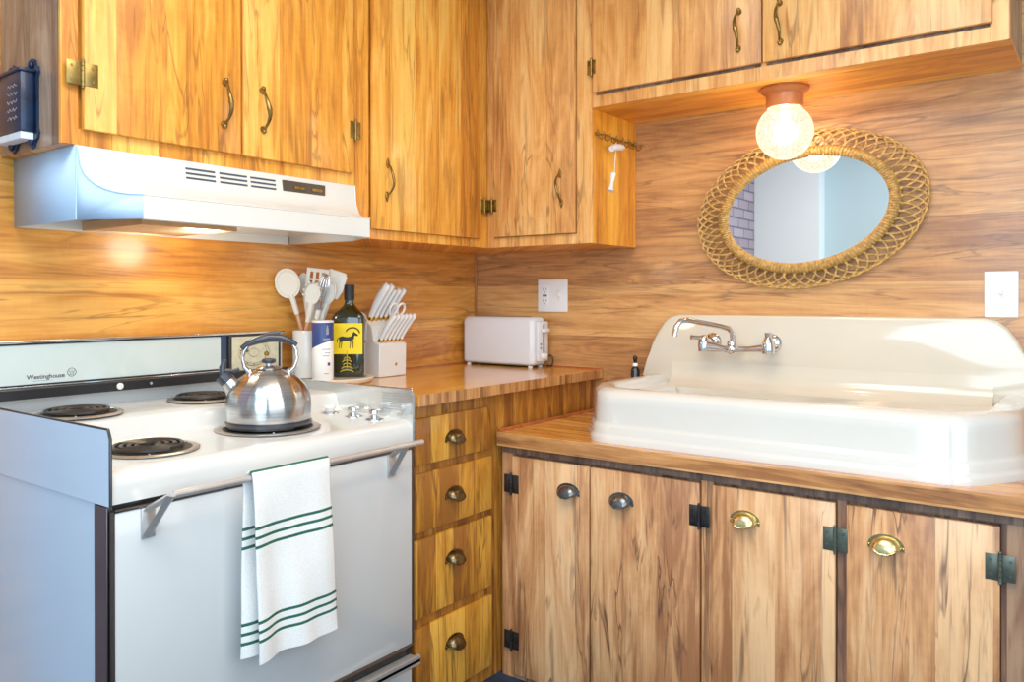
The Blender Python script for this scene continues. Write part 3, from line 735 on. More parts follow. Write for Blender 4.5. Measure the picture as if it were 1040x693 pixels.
def slotted(t, Mx, _l):
    m = MB(); w, h_ = .036, .085
    xs = [-w, -.024, -.014, -.005, .005, .014, .024, w]
    for i in range(0, 7):
        if i % 2 == 0: m.box((xs[i], 0, -.0015), (xs[i+1], h_, .0015), .001, Mx)
        else:
            for a, b in ((0, .018), (.046, .052), (.074, h_)): m.box((xs[i], a, -.0015), (xs[i+1], b, .0015), .0, Mx)
    m.build('blade', M['silicone'], t, 30)
def solid_turner(t, Mx, _l):
    m = MB(); m.prism([(-.026, .0), (.026, .0), (.034, .03), (.034, .075), (.026, .088), (-.026, .088), (-.034, .075), (-.034, .03)], -.002, .003, Mx, .0015); m.build('blade', M['silicone'], t, 40)
def fork_head(t, Mx, _l):
    m = MB(); rings = []
    for q, z in ((1.0, .004), (.8, 0), (.5, -.006), (.02, -.008)): rings.append([(x*q, .03+(y-.03)*q, z) for x, y in ell(.024, .034, 20, .03)])
    m.grid(rings, True, True, True, Mx)
    for i in range(9):
        a = -.35+i*(PI+.7)/8; x, y = .024*math.cos(a), .030+.034*math.sin(a)
        m.tube([Mx @ Vector((x, y, .0)), Mx @ Vector((x*1.12, y+.004, .012)), Mx @ Vector((x*1.1, y+.006, .022))], [.0042, .0036, .0025], 8)
    m.build('toothed_bowl', M['silicone'], t, 60)
def whisk_head(t, Mx, _l):
    m = MB()
    for k_ in range(6):
        a = PI*k_/6; pts = []
        for i in range(21):
            q = i/20; y = .115*math.sin(PI*q)**.8; x = .026*math.cos(PI*q)*(.45+.55*math.sin(PI*q))
            pts.append(Mx @ Vector((x*math.cos(a), y, x*math.sin(a))))
        m.tube(pts, .0014, 6)
    m.build('wires', M['chrome'], t, 50)
utensil('mixing_spoon', 'large white spoon with wooden handle, leftmost in the crock', (.022, -.004, .015), (-.050, -.010, .262), .76, spoon_head(.040, .048, .014, .038))
utensil('slotted_turner', 'wide white slotted turner standing tallest in the crock', (-.012, .022, .015), (.018, .022, .262), .66, slotted)
utensil('pasta_fork', 'white toothed pasta fork in front of the slotted turner', (-.028, -.012, .015), (.016, -.024, .236), .74, fork_head)
utensil('whisk', 'steel wire whisk standing right of the pasta fork', (-.01, -.006, .015), (.036, -.01, .215), .86, whisk_head, hmat='handle_wood')
utensil('turner', 'solid white turner at the right rear of the crock', (-.018, .026, .015), (.062, .030, .255), .66, solid_turner)
utensil('ladle', 'white deep spoon leaning right behind the whisk', (-.004, .012, .015), (.052, .010, .235), .66, spoon_head(.026, .040, .016, .036))
utensil('small_spatula', 'narrow white spatula between mixing spoon and slotted turner', (.014, .030, .015), (-.016, .034, .265), .66, spoon_head(.019, .036, .003, .032))
# salt canister
SX, SY = .178, -.962
sc = thing('salt_canister', 'round white canister with navy blue top beside the oil bottle', 'canister', (SX, SY, TT))
m = MB(); m.lathe([(.031, 0), (.0325, .002), (.0325, .175), (.030, .178)], (SX, SY, TT), 40); m.build('canister', M['plate'], sc, 50)
m = MB(); cuts = []
for i in range(49):
    a = 2*PI*i/48; cuts.append(a)
lo = [(SX+.0329*math.cos(a), SY+.0329*math.sin(a), TT+.108+.014*math.cos(a+.64-PI/2+.5)) for a in cuts[:-1]]
hi = [(SX+.0329*math.cos(a), SY+.0329*math.sin(a), TT+.176) for a in cuts[:-1]]
hi2 = [(SX+.0315*math.cos(a), SY+.0315*math.sin(a), TT+.179) for a in cuts[:-1]]
m.grid([lo, hi, hi2], True, False, True); m.build('navy_top', M['navy'], sc, 50)
m = MB(); m.lathe([(.0330, .177), (.0330, .182), (.028, .184), (.01, .184)], (SX, SY, TT), 36); m.build('lid', M['plate'], sc, 40)
vd = Vector((1.934, -1.635, 0)).normalized()
def ring_mark(cx, cy, R_, a0, a1, z0, z1):     # curved label patch, angles relative to the camera-ward direction
    base = math.atan2(vd.y, vd.x); n_ = max(2, int(abs(a1-a0)/.12))
    rows = [[(cx+R_*math.cos(base+a0+(a1-a0)*i/n_), cy+R_*math.sin(base+a0+(a1-a0)*i/n_), z) for i in range(n_+1)] for z in (z0, z1)]
    return rows
m = MB()
for k_, (a0, a1, z) in enumerate(((-.1, .75, .094), (.15, .7, .083), (0, .6, .074), (.1, .55, .020))): m.grid(ring_mark(SX, SY, 0.0328, a0, a1, TT+z, TT+z+.0025), False)
m.build('printed_line', M['grey_print'], sc, 0)
m = MB(); m.grid(ring_mark(SX, SY, 0.0329, .45, .72, TT+.045, TT+.055), False); m.build('round_seal', M['navy'], sc, 0)
m = MB(); m.grid(ring_mark(SX, SY, 0.0333, .3, .55, TT+.140, TT+.160), False); m.grid(ring_mark(SX, SY, 0.0333, .36, .5, TT+.160, TT+.168), False); m.grid(ring_mark(SX, SY, 0.0333, .05, .72, TT+.124, TT+.129), False); m.build('pale_emblem', M['grey_print'], sc, 0)
# olive oil bottle: square glass bottle turned to the camera
BX, BY = .160, -.838
ob = thing('olive_oil_bottle', 'dark green square oil bottle with yellow label showing a horned antelope', 'bottle', (BX, BY, TT))
ang = math.atan2(FV.y, FV.x)-PI/2
RB = Matrix.Translation((BX, BY, TT)) @ Matrix.Rotation(ang, 4, 'Z')
def sq(w, z, n=32, pw=6):
    return [(x, y, z) for x, y in ell(w, w*.82, n, 0, pw)]
m = MB(); BW = 1.13
rows = [sq(.040, 0), sq(.0455, .004), sq(.0465, .02), sq(.0465, .182), sq(.0455, .192), sq(.041, .203, pw=4.5), sq(.030, .216, pw=3), sq(.020, .226, pw=2.4), sq(.0155, .234, pw=2)]
rows = [[(x*(BW if i_ < 6 else 1.0), y, z) for x, y, z in q] for i_, q in enumerate(rows)]
rows += [[(.0145*math.cos(2*PI*i/32), .0145*math.sin(2*PI*i/32), .244) for i in range(32)], [(.0145*math.cos(2*PI*i/32), .0145*math.sin(2*PI*i/32), .262) for i in range(32)]]
m.grid(rows, True, True, True, RB); m.build('glass_body', M['oil_glass'], ob, 50)
m = MB(); m.lathe([(.0165, .246), (.0170, .250), (.0170, .288), (.0175, .290), (.0175, .294), (.012, .296)], (0,0,0), 28, RB); m.build('cap', M['black'], ob, 50)
FL = RB @ Matrix(((1,0,0,0), (0,0,-1,-.0383), (0,1,0,0), (0,0,0,1)))
m = MB(); m.prism([(-.0490, .074), (.0490, .074), (.0490, .172), (-.0490, .172)], 0, .0006, FL); m.build('label', M['yellow_label'], ob, 0)
m = MB(); z_ = .0009
def flat_poly(pts, w=z_): m.prism(pts, .0005, w, FL)
flat_poly([(-.020, .112), (-.026, .118), (-.025, .128), (-.016, .131), (.002, .128), (.014, .131), (.020, .138), (.024, .134), (.022, .122), (.012, .115), (-.008, .116)])
for lx, lx2 in ((-.024, -.027), (-.018, -.020), (.010, .008), (.017, .018)): flat_poly([(lx, .118), (lx+.004, .118), (lx2+.0022, .092), (lx2, .092)])
flat_poly([(.016, .134), (.020, .146), (.030, .140), (.036, .134), (.034, .131), (.024, .133)])
arc = [(.018+.022*math.cos(a), .140+.018*math.sin(a)) for a in [2.9-i*.33 for i in range(10)]]
m.tube([FL @ Vector((a, b, .0012)) for a, b in arc], [.0012]+[.0022]*8+[.001], 6)
m.tube([FL @ Vector(p) for p in ((-.026, .127, .001), (-.031, .120, .001), (-.031, .110, .001))], .0012, 6)
m.build('antelope_emblem', M['print_black'], ob, 0)
m = MB()
m.tube([FL @ Vector((0, y_, .001)) for y_ in (.030, .050, .070, .085)], .0014, 6)
for yy_, w_ in ((.064, .010), (.055, .015), (.045, .012), (.034, .018), (.024, .021)):
    for sg in (-1, 1): m.tube([FL @ Vector(p) for p in ((0, yy_, .001), (sg*w_*.6, yy_-.001, .0015), (sg*w_, yy_-.006, .001))], .0018, 6)
m.build('gold_print', M['print_gold'], ob, 0)

# ---------------------------------------------------------------- knife block
kb = thing('knife_block', 'white knife block with gold-accented white knives on the counter', 'knife block', (.09, -.642, .9145))
KY0, KY1 = -.712, -.585
prof_ = [(.022, .915), (.166, .915), (.168, 1.026), (.140, 1.036), (.130, 1.085), (.078, 1.124), (.056, 1.110)]
m = MB(); MY = Matrix(((1,0,0,0), (0,0,-1,0), (0,1,0,0), (0,0,0,1)))
m.prism(prof_, -KY1, -KY0, MY, 0); bo = m.build('block', M['block'], kb, 20)
md = bo.modifiers.new('bev', 'BEVEL'); md.width = .003; md.segments = 2
m = MB(); m.prism([(.0001+.006*math.cos(a*PI/4), .006*math.sin(a*PI/4)) for a in range(8)], 0, .001, FA(.1672, -.635, .955)); m.build('emblem', M['copper_emblem'], kb, 0)
def knife(label, x, y, z, length, tilt, w, ytilt=0, scale=1, name='kitchen_knife', grp=None):
    t = thing(name, label, 'knife', (x, y, z), grp)
    ax = Vector((math.sin(tilt), ytilt, math.cos(tilt))).normalized(); s1 = Vector((0,1,0)); nn = Vector((ax.z, 0, -ax.x))
    o = Vector((x, y, z)); P = lambda a, b, c=0: o+ax*a+nn*b+s1*c
    m = MB(); m.tube([P(-.004, 0), P(.008, 0), P(.014, 0)], [w*.9, w*1.05, w*.95], 10, flat=.6); m.build('bolster', M['gold'], t, 50)
    m = MB(); pts = []; rad = []
    for i in range(11):
        q = i/10; pts.append(P(.013+(length-.013)*q, .004*math.sin(q*PI)*-1 + (.004*q*q))); rad.append(w*(.85+.35*math.sin(q*2.6)**2 + (.15 if q > .8 else 0)) * (1 if q < .95 else .8))
    m.tube(pts, rad, 10, flat=.62); m.build('handle', M['plastic'], t, 60)
    return t
yy = [KY0+.018+i*(.092/4) for i in range(5)]
ordn = ['leftmost', 'second from the left', 'middle', 'fourth from the left', 'rightmost']
for i, y in enumerate(yy):
    ln = (.140, .138, .120, .122, .122)[i]; w_ = (.0145, .0125, .0105, .0105, .0100)[i]
    knife('white handled knife in the back row of the block, %s of five' % ordn[i], .097, y, 1.106, ln, .46, w_, .20, grp='knives in the back row')
o6 = ['leftmost', 'second from the left', 'third from the left', 'third from the right', 'second from the right', 'rightmost']
for i in range(6):
    y = KY0+.014+i*.0192
    knife('white steak knife in the block\'s front row, %s of six' % o6[i], .150, y, 1.0300, .112, .50, .0088, .20, name='steak_knife', grp='steak knives in the front row')
sx = thing('kitchen_scissors', 'white looped scissors handles between the two knife rows', 'scissors', (.135, -.63, 1.05))
for dy in (.0, .036):
    m = MB(); c = Vector((.160, -.640+dy, 1.142)); pts = [c+Vector((.4*.017*math.sin(a), .017*math.cos(a), .020*math.sin(a))) for a in [i*PI/12 for i in range(24)]]
    m.tube(pts, .0042, 8, True); m.tube([c+Vector((-.004, -.004, -.019)), c+Vector((-.022, .0, -.055)), Vector((.135, -.625+dy*.2, 1.058))], .004, 8); m.build('finger_loop', M['plastic'], sx, 60)

# ---------------------------------------------------------------- toaster
to = thing('toaster', 'long white toaster standing in the counter corner', 'toaster', (.2, -.07, .9145))
def rrect(x0, x1, y0_, y1_, r_, n=6):
    out = []
    for cx_, cy_, a0 in ((x1-r_, y0_+r_, -PI/2), (x1-r_, y1_-r_, 0), (x0+r_, y1_-r_, PI/2), (x0+r_, y0_+r_, PI)):
        for i in range(n+1): a = a0+PI/2*i/n; out.append((cx_+r_*math.cos(a), cy_+r_*math.sin(a)))
    return out
m = MB(); ring = lambda i, z: [(x, y, z) for x, y in rrect(.026+i, .375-i, -.118+i, -.022-i, .02)]
m.grid([ring(.006, .925), ring(.001, .929), ring(0, .935), ring(0, 1.088), ring(.003, 1.098), ring(.009, 1.105), ring(.018, 1.108)], True, True, True); tb = m.build('shell', M['toaster'], to, 50)
m = MB(); m.box((.070, -.082, 1.1082), (.33, -.058, 1.1092)); m.build('slot', M['slot'], to, 0)
m = MB(); m.box((.034, -.112, .9215), (.366, -.028, .929), .003); m.build('base', M['slot_grey'], to, 30)
for xx in (.05, .352):
    for y_ in (-.102, -.038): m = MB(); m.lathe([(.009, 0), (.009, .008)], (xx, y_, .9146), 12); m.build('foot', M['plastic'], to, 40)
m = MB(); m.box((.3755, -.104, .938), (.392, -.036, 1.092), .006); ec = m.build('end_panel', M['toaster'], to, 40)
m = MB(); m.box((.3922, -.074, .965), (.3932, -.066, 1.08)); m.build('lever_slot', M['slot'], ec, 0)
m = MB(); m.box((.3935, -.090, 1.050), (.410, -.050, 1.064), .004); m.build('lever', M['plastic'], ec, 40)
m = MB(); m.lathe([(.013, 0), (.012, .012), (.009, .014)], (0,0,0), 20, FA(.392, -.070, .958)); m.build('dial', M['plastic'], ec, 40)
for zz in (.99, 1.005): m = MB(); m.lathe([(.004, 0), (.0035, .003)], (0,0,0), 12, FA(.392, -.09, zz)); m.build('button', M['slot_grey'], ec, 40)
m = MB(); m.tube([(.372, -.020, .95), (.385, -.012, .96), (.394, -.012, .95), (.398, -.016, .93), (.392, -.02, .9185), (.37, -.014, .9185)], .003, 8); m.build('cord', M['slot'], to, 50)

# ---------------------------------------------------------------- wall plates
pl = thing('outlet_plate', 'white double wall plate with an outlet and a switch above toaster', 'outlet', (.389, -.003, 1.19))
m = MB(); m.box((.320, 1.127, .0003), (.458, 1.253, .006), .003, FB(0)); m.build('plate', M['plate'], pl, 30)
m = MB(); m.box((.335, 1.150, .006), (.375, 1.230, .0078), .003, FB(0)); rc_ = m.build('receptacle', M['plate'], pl, 30)
m = MB()
for zc_ in (1.212, 1.168):
    for du in (-.007, .007): m.box((.355+du-.0012, zc_-.002, .0078), (.355+du+.0012, zc_+.008, .0082), 0, FB(0))
    m.box((.353, zc_-.011, .0078), (.357, zc_-.007, .0082), 0, FB(0))
m.box((.345, 1.186, .0078), (.365, 1.194, .0086), 0, FB(0))
m.build('slots', M['slot_grey'], rc_, 0)
m = MB(); m.box((.414, 1.170, .006), (.430, 1.212, .0072), .001, FB(0)); m.box((.418, 1.186, .0072), (.426, 1.204, .017), .002, FB(0)); m.build('toggle', M['plate'], pl, 30)
pl = thing('light_switch', 'single white light switch plate right of the mirror, above the sink', 'switch', (1.884, -.003, 1.19))
m = MB(); m.box((1.843, 1.126, .0003), (1.925, 1.254, .006), .003, FB(0)); m.build('plate', M['plate'], pl, 30)
m = MB(); m.box((1.877, 1.180, .006), (1.890, 1.205, .007), .001, FB(0)); m.box((1.879, 1.190, .007), (1.888, 1.202, .018), .002, FB(0)); m.build('toggle', M['plate'], pl, 30)
m = MB()
for zz in (1.152, 1.228): m.lathe([(.003, 0), (.0025, .001)], (0,0,0), 10, FB(-.006, 1.884, zz))
m.build('screw', M['plastic'], pl, 30)

# ---------------------------------------------------------------- sink
sk = thing('farmhouse_sink', 'white porcelain drainboard sink with tall backsplash on the lower counter', 'sink', (1.39, -.3, ZR))
SL, SR, SF = .798, 1.985, -.592
def outline(i, n=7):
    """octagonal plan, i = inset from front and sides"""
    x0, x1, yf = SL+i, SR-i, SF+i
    base = [(x0, -.002), (x0, -.415), (.918+i*.4, yf), (1.872-i*.4, yf), (x1, -.415), (x1, -.002)]
    pts = []
    # round the two front corners with a gentle arc
    def seg(a, b, k_): return [(a[0]+(b[0]-a[0])*j/k_, a[1]+(b[1]-a[1])*j/k_) for j in range(k_)]
    def arc_(p0, p1, p2, k_):   # quadratic
        out = []
        for j in range(k_+1):
            t_ = j/k_; out.append(tuple((1-t_)**2*p0[q]+2*t_*(1-t_)*p1[q]+t_*t_*p2[q] for q in (0, 1)))
        return out
    f_ = lambda a, b, t_: (a[0]+(b[0]-a[0])*t_, a[1]+(b[1]-a[1])*t_)
    P = base
    pts += seg(P[0], f_(P[0], P[1], .86), 6)
    pts += arc_(f_(P[0], P[1], .86), P[1], f_(P[1], P[2], .3), 5)
    pts += arc_(f_(P[1], P[2], .75), P[2], f_(P[2], P[3], .06), 5)
    pts += seg(f_(P[2], P[3], .06), f_(P[2], P[3], .94), 12)[1:]
    pts += arc_(f_(P[2], P[3], .94), P[3], f_(P[3], P[4], .25), 5)
    pts += arc_(f_(P[3], P[4], .7), P[4], f_(P[4], P[5], .14), 5)
    pts += seg(f_(P[4], P[5], .14), P[5], 6)[1:] + [P[5]]
    return pts
prof_s = [(.000, ZR), (.0, ZR+.014), (.002, ZR+.018), (.006, ZR+.021), (.008, ZR+.026), (.009, ZR+.044), (.012, ZR+.048), (.016, ZR+.051), (.018, ZR+.057),
          (.020, ZR+.110), (.022, ZR+.128), (.027, ZR+.140), (.041, ZR+.149), (.052, ZR+.153), (.075, ZR+.153), (.088, ZR+.150), (.096, ZR+.140), (.101, ZR+.130), (.115, ZR+.124)]
rings = []
for i, z in prof_s:
    o_ = outline(i); rings.append([(x, y, z) for x, y in o_])
# inner opening: basin on the left, drainboard on the right
NO = len(rings[0]); cxb, cyb, wb, hb = 1.17, -.265, .235, .185
def basin(sc_, z):
    o_ = outline(.115); out = []
    for x, y in o_:
        a = math.atan2(y-cyb, x-cxb-.10)
        c_, s_ = math.cos(a), math.sin(a); e_ = 1/((abs(c_)/wb)**5+(abs(s_)/hb)**5)**.2
        out.append((cxb+e_*c_*sc_, cyb+e_*s_*sc_, z))
    return out
rings += [basin(1.04, ZR+.116), basin(1.0, ZR+.108), basin(.97, ZR+.06), basin(.93, ZR+.026), basin(.85, ZR+.016), basin(.1, ZR+.012)]
m = MB(); m.grid(rings, False)
vb = m.b; lastring = rings[-1]
vs = [vb.verts.new(p) for p in lastring]; vb.faces.new(vs)
m.build('apron_and_basin', M['porcelain'], sk, 50)
# the strip of deck behind the basin, under the backsplash
m = MB(); cove = [(-.002, ZR+.002), (-.002, ZR+.20)]
cv = [(-.046, ZR+.20), (-.047, ZR+.175), (-.052, ZR+.152), (-.062, ZR+.136), (-.08, ZR+.124), (-.10, ZR+.118), (-.10, ZR+.09), (-.002, ZR+.09), (-.002, ZR+.20)]
rows = [[(x, y, z) for y, z in cv] for x in (SL+.115, SR-.115)]
m.grid(rows, True, True, True); m.build('rear_cove', M['splash_warm_lit'], sk, 50)
sp = [(SL+.005, ZR+.10), (SL+.004, .912), (.803, .935), (.816, .962), (.830, .992), (.840, 1.024), (.856, 1.062), (.882, 1.097), (.905, 1.116), (.940, 1.124)]
rsp = [(2*1.3915-x, z) for x, z in reversed(sp)]
m = MB(); m.prism(sp[::-1] + rsp[::-1] if 0 else (sp + rsp)[::-1], .002, .046, FB(0), .008); m.build('backsplash', M['splash_warm_lit'], sk, 50)
m = MB(); m.lathe([(.035, 0), (.035, .003), (.02, .001)], (cxb, cyb, ZR+.0125), 24); m.build('drain', M['chrome'], sk, 40)

# ---------------------------------------------------------------- faucet
fc = thing('wall_faucet', 'chrome wall-mounted bridge faucet on the sink backsplash', 'faucet', (1.16, -.05, 1.03))
yb_ = -.112; ZB = 1.026
for x in (1.062, 1.262):
    m = MB(); m.lathe([(.030, 0), (.030, .003), (.024, .010), (.013, .016), (.012, .064)], (0,0,0), 28, FB(-.0463, x, ZB+.010)); m.build('escutcheon', M['chrome'], fc, 50)
m = MB(); m.tube([(1.050, yb_, ZB-.002), (1.09, yb_, ZB-.006), (1.125, yb_, ZB-.010), (1.150, yb_, ZB-.012), (1.175, yb_, ZB-.010), (1.21, yb_, ZB-.008), (1.275, yb_, ZB-.002)], [.017, .0165, .010, .014, .010, .009, .015], 16)
m.ball((1.152, yb_, ZB-.010), .019, None, 14); m.build('bridge_body', M['chrome'], fc, 60)
for x in (1.058, 1.270):
    m = MB(); m.lathe([(.019, -.020), (.021, .0), (.018, .016), (.013, .026), (.010, .032), (.003, .034)], (x, yb_, ZB), 22); vb2 = m.build('valve', M['chrome'], fc, 50)
    m = MB()
    if x < 1.1: m.tube([(x, yb_-.004, ZB+.024), (x-.018, yb_-.030, ZB+.026), (x-.026, yb_-.042, ZB+.027)], [.006, .007, .008], 10)
    else: m.tube([(x, yb_, ZB+.028), (x, yb_, ZB+.046)], [.010, .012], 14)
    m.build('lever', M['chrome'], vb2, 50)
m = MB(); pts = [(1.152, yb_, ZB-.004), (1.158, yb_-.002, ZB+.020), (1.157, yb_-.008, ZB+.044), (1.150, yb_-.022, ZB+.057), (1.135, yb_-.050, ZB+.064), (1.10, yb_-.115, ZB+.077), (1.075, yb_-.165, ZB+.086), (1.062, yb_-.186, ZB+.083), (1.053, yb_-.198, ZB+.066), (1.048, yb_-.203, ZB+.036)]
m.tube(pts, [.013, .011, .0095, .0088, .0085, .0085, .0085, .0088, .009, .0095], 14); m.lathe([(.015, .004), (.015, .012), (.012, .018)], (1.152, yb_, ZB), 18); m.build('spout', M['chrome'], fc, 60)

# little black bottle behind the sink edge
bb = thing('small_black_bottle', 'small black bottle with white collar behind the left end of the sink', 'bottle', (.770, -.045, ZR))
m = MB(); m.lathe([(.014, 0), (.016, .003), (.016, .158), (.014, .166), (.0075, .172), (.0075, .176)], (.770, -.045, ZR+.0005), 24); m.build('glass_body', M['black_bottle'], bb, 50)
m = MB(); m.lathe([(.009, .174), (.009, .183), (.007, .185)], (.770, -.045, ZR), 20); m.build('collar', M['plate'], bb, 50)
m = MB(); m.lathe([(.0062, .184), (.0062, .196), (.008, .198), (.008, .206), (.003, .212)], (.770, -.045, ZR), 18); m.build('cap', M['black'], bb, 50)

# ---------------------------------------------------------------- mirror
MC = Vector((1.352, -.006, 1.458)); TH_ = math.radians(9)
mr = thing('oval_mirror', 'oval wall mirror with wide woven rattan lattice frame', 'mirror', tuple(MC))
MM = FB(0) ; MM = Matrix.Translation(MC) @ Matrix(((1,0,0,0), (0,0,-1,0), (0,1,0,0), (0,0,0,1))) @ Matrix.Rotation(TH_, 4, 'Z')
ga, gb = .252, .166
m = MB(); m.prism(ell(ga+.008, gb+.008, 72), .004, .0125, MM); m.build('glass', M['mirror'], mr, 0)
m = MB(); rows = []
for k_ in range(9):
    a = PI*k_/8; off = .0165*(1-math.cos(a)); h_ = .012+.017*math.sin(a)
    rows.append([(x, y, h_ if k_ not in (0, 8) else .010) for x, y in ell(ga+off-.002, gb+off-.002, 96)])
m.grid(rows, True, Mx=MM); m.build('wrapped_ring', M['rattan_dark'], mr, 60)
m = MB()       # fine wrapping cord on the ring
NW = 150
for i in range(NW):
    a = 2*PI*i/NW; pts = []
    for k_ in range(7):
        b = PI*k_/6; off = .0165*(1-math.cos(b)); q = (ga+off-.002, gb+off-.002)
        pts.append(MM @ Vector((q[0]*math.cos(a), q[1]*math.sin(a), .0125+.0175*math.sin(b))))
    m.tube(pts, .0021, 4, caps=False)
m.build('ring_wrapping', M['rattan'], mr, 60)
m = MB(); NL = 56; ri = .030; ro_a, ro_b = .358, .244
ia, ib = ga+ri, gb+ri
for i in range(NL):
    a0 = 2*PI*i/NL; span = 2*PI/NL*4.2; pts = []
    for k_ in range(25):
        t_ = k_/24; a = a0+span*t_; q = math.sin(PI*t_)**.70
        h_ = .010+.005*math.cos(2*PI*t_*2) + .004*(1 if k_ < 12 else -1)*0
        pts.append(MM @ Vector(((ia+(ro_a-ia)*q)*math.cos(a), (ib+(ro_b-ib)*q)*math.sin(a), h_)))
    m.tube(pts, .0034, 6, caps=False)
m.build('lattice', M['rattan'], mr, 60)

# ---------------------------------------------------------------- light
LX, LY = 1.342, -.177
lf = thing('ceiling_light', 'flush globe light with copper-brown canopy under the over-sink cabinet', 'light', (LX, LY, ZS))
m = MB(); m.lathe([(.070, 0), (.071, -.006), (.066, -.012), (.058, -.016), (.055, -.022), (.054, -.052), (.050, -.058)], (LX, LY, ZS-.0005), 40); m.build('canopy', M['canopy'], lf, 40)
GR, GZ = .083, ZS-.130
prof_g = [(.043, .086)]
for i in range(2, 25):
    a = PI*i/24
    if GR*math.cos(a) < .066: prof_g.append((max(GR*math.sin(a), .0015), GR*math.cos(a)))
m = MB(); m.lathe(prof_g, (LX, LY, GZ), 48, cap0=True); m.build('globe', M['globe'], lf, 80)
m = MB(); m.lathe([(.012, .060), (.013, .040), (.024, .018), (.031, -.004), (.030, -.020), (.020, -.034), (.004, -.039)], (LX, LY, GZ), 24); m.build('bulb', M['bulb'], lf, 80)

# ---------------------------------------------------------------- hook rail and pulls on the cabinet side
hk = thing('hook_rail', 'thin brass rail of small hooks on the side of the corner cabinet', 'hook rail', (XB+.002, -.17, 1.73))
XH = XB+.010
m = MB(); m.tube([(XH, -.300, 1.724), (XH, -.235, 1.732), (XH, -.15, 1.727), (XH, -.075, 1.730), (XH, -.02, 1.730)], .0028, 8)
for y in (-.285, -.16, -.03): m.tube([(XB+.0005, y, 1.729), (XH+.002, y, 1.729)], .006, 10)
m.build('rail', M['bronze_hinge'], hk, 40)
for y in (-.290, -.250, -.205, -.160, -.115, -.075, -.030):
    m = MB(); m.tube([(XH, y, 1.742), (XH+.004, y, 1.728), (XH+.006, y, 1.712), (XH+.016, y, 1.706), (XH+.024, y, 1.712), (XH+.026, y, 1.722)], .0022, 6); m.ball((XH+.026, y, 1.724), .0038, None, 8); m.build('hook', M['bronze_hinge'], hk, 50)
cs = thing('corkscrew', 'white-handled corkscrew hanging on a cord from the hook rail', 'corkscrew', (XH+.022, -.205, 1.60))
m = MB(); m.tube([(XH+.022, -.235, 1.682), (XH+.022, -.215, 1.690), (XH+.022, -.180, 1.695), (XH+.022, -.160, 1.697)], [.010, .012, .012, .010], 12); m.build('handle', M['plastic'], cs, 50)
m = MB(); m.tube([(XH+.022, -.205, 1.707), (XH+.022, -.205, 1.69), (XH+.022, -.215, 1.61), (XH+.022, -.224, 1.597)], .0015, 6); m.build('cord', M['plastic'], cs, 50)
m = MB(); m.tube([(XH+.022, -.222, 1.600), (XH+.022, -.226, 1.590), (XH+.022, -.232, 1.570), (XH+.022, -.238, 1.552), (XH+.022, -.242, 1.540)], [.010, .009, .0055, .008, .012], 12); m.build('pull', M['plastic'], cs, 50)

# ---------------------------------------------------------------- iron match box on the cabinet side
ir = thing('iron_box_holder', 'dark blue-black cast iron box holder with scalloped edges on the cabinet side', 'holder', (.14, YL-.002, 1.52))
FS = FB(YL-.0005)
def scallop(x0, x1, z0, z1):
    pts = []
    top = [(x0, z1-.035), (x0+.004, z1-.022), (x0+.016, z1-.018), (x0+.02, z1-.006), (x0+.034, z1), (x0+.048, z1-.008), (x0+.06, z1-.02)]
    top += [(x1-.06, z1-.02), (x1-.048, z1-.008), (x1-.034, z1), (x1-.02, z1-.006), (x1-.016, z1-.018), (x1-.004, z1-.022), (x1, z1-.035), (x1-.006, z1-.05)]
    bot = [(x, z0+z1-z) for x, z in reversed(top)]
    return (top+bot+[(x0+.006, z0+.05), (x0+.006, z1-.05)])[::-1]
m = MB(); m.prism(scallop(.050, .213, 1.517, 1.722), 0, .006, FS, .001); m.build('back_plate', M['iron'], ir, 30)
for uu, vv in ((.183, 1.706), (.183, 1.533), (.08, 1.706), (.08, 1.533)):
    m = MB(); m.ball((uu, vv, .008), .010, FS, 10, (1, 1, .6)); m.build('rosette', M['iron'], ir, 60)
m = MB(); m.box((.060, 1.552, .006), (.200, 1.688, .036), .003, FS); bx_ = m.build('box', M['iron'], ir, 30)
m = MB(); m.box((.056, 1.684, .006), (.204, 1.692, .040), .002, FS); m.build('rim', M['iron'], ir, 30)
m = MB()
for k_ in range(5):
    z = 1.655-k_*.018
    m.tube([FS @ Vector((.150+.006*math.sin(j*2.1+k_), z+.0015*math.cos(j*3+k_), .0365)) if 0 else FS @ Vector((.135+j*.006, z+.004*math.sin(j*2.3+k_), .0364)) for j in range(9)], .0009, 5)
m.build('raised_scroll', M['grey_print'], ir, 50)
m = MB(); m.box((.062, 1.536, .007), (.196, 1.5515, .034), .001, FS); m.build('white_matchbox_tray', M['paper'], ir, 20)

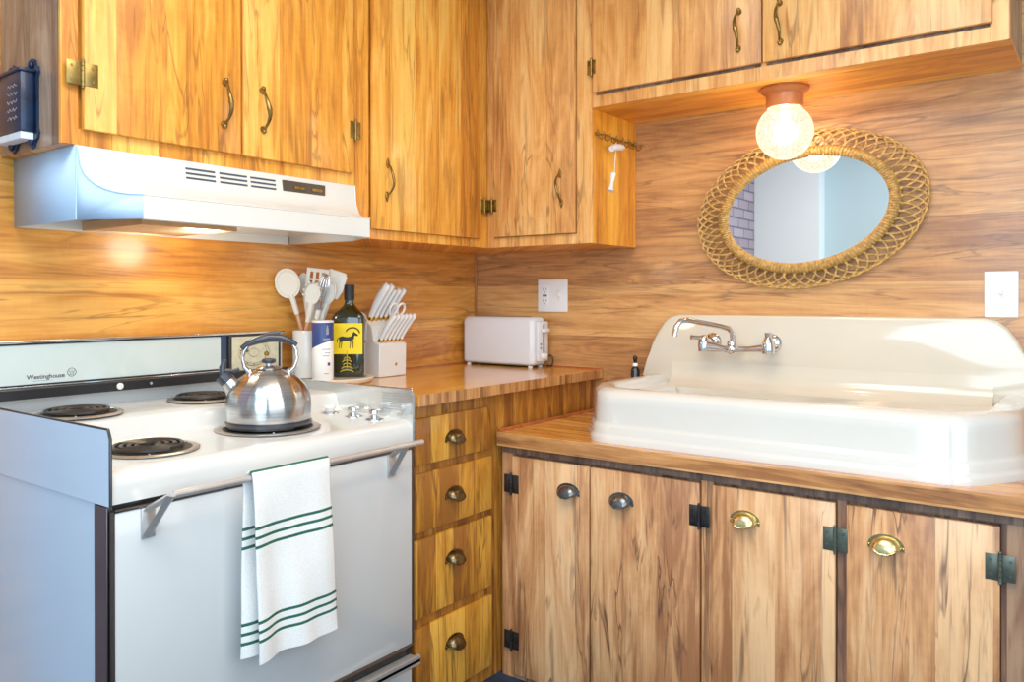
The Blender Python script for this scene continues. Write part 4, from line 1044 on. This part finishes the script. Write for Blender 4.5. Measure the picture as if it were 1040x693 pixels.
# ---------------------------------------------------------------- lights
def area(name, loc, rot, sx_, sy_, e, col, spread=None):
    l = bpy.data.lights.new(name, 'AREA'); l.shape = 'RECTANGLE'; l.size = sx_; l.size_y = sy_; l.energy = e; l.color = col
    if spread: l.spread = spread
    o = bpy.data.objects.new(name, l); COL.objects.link(o); o.location = loc; o.rotation_euler = rot; return o
area('window_daylight', (2.05, -3.42, 1.45), (math.radians(90), 0, 0), 1.3, 1.5, 37, (.60, .82, 1.0))
area('partition_fill', (1.0, -2.45, 2.36), (0, math.radians(12), 0), .7, .7, 14, (.92, .96, 1.0))  # added fill light, brightens the partition in the mirror
area('side_fill', (2.95, -1.9, 1.5), (math.radians(90), 0, math.radians(90)), 1.8, 1.4, 22, (.86, .93, 1.0))  # added fill from the right for highlights, no window built there
area('ceiling_lamp', (1.55, -1.75, 2.36), (0, 0, 0), 1.1, 1.1, 34, (1.0, .86, .66))
hl = bpy.data.lights.new('hood_bulb', 'POINT'); hl.energy = 2.6; hl.color = (1.0, .84, .58); hl.shadow_soft_size = .05; hl.specular_factor = .05
ho = bpy.data.objects.new('hood_bulb', hl); COL.objects.link(ho); ho.location = (.20, -1.38, 1.325)
pl_ = bpy.data.lights.new('corner_lamp', 'POINT'); 
bpy.data.lights.remove(pl_)

W = bpy.data.worlds.new('world'); SC.world = W; W.use_nodes = True
W.node_tree.nodes['Background'].inputs[0].default_value = (.8, .88, 1, 1); W.node_tree.nodes['Background'].inputs[1].default_value = .5

# ---------------------------------------------------------------- camera
cd = bpy.data.cameras.new('camera'); co = bpy.data.objects.new('camera', cd); COL.objects.link(co); SC.camera = co
yaw, pt, rl = (math.radians(a) for a in (36.6863, -.2088, -.049))
fwd = Vector((-math.sin(yaw)*math.cos(pt), math.cos(yaw)*math.cos(pt), math.sin(pt)))
rt = Vector((math.cos(yaw), math.sin(yaw), 0)); up = rt.cross(fwd)
r2 = rt*math.cos(rl)+up*math.sin(rl); u2 = -rt*math.sin(rl)+up*math.cos(rl)
co.matrix_world = Matrix(((r2.x, u2.x, -fwd.x, 2.1242), (r2.y, u2.y, -fwd.y, -2.5972), (r2.z, u2.z, -fwd.z, 1.1818), (0,0,0,1)))
cd.sensor_fit = 'HORIZONTAL'; cd.sensor_width = 36; cd.lens = 814.3842*36/1040
cd.shift_x = 0; cd.shift_y = -40.9697/1040
cd.clip_start = .02
SC.view_settings.view_transform = 'Standard'; SC.view_settings.look = 'None'; SC.cycles.use_denoising = True; SC.view_settings.exposure = -0.17; SC.view_settings.gamma = 1.12
for o in list(bpy.data.objects):
    if '_o' in o: del o['_o']
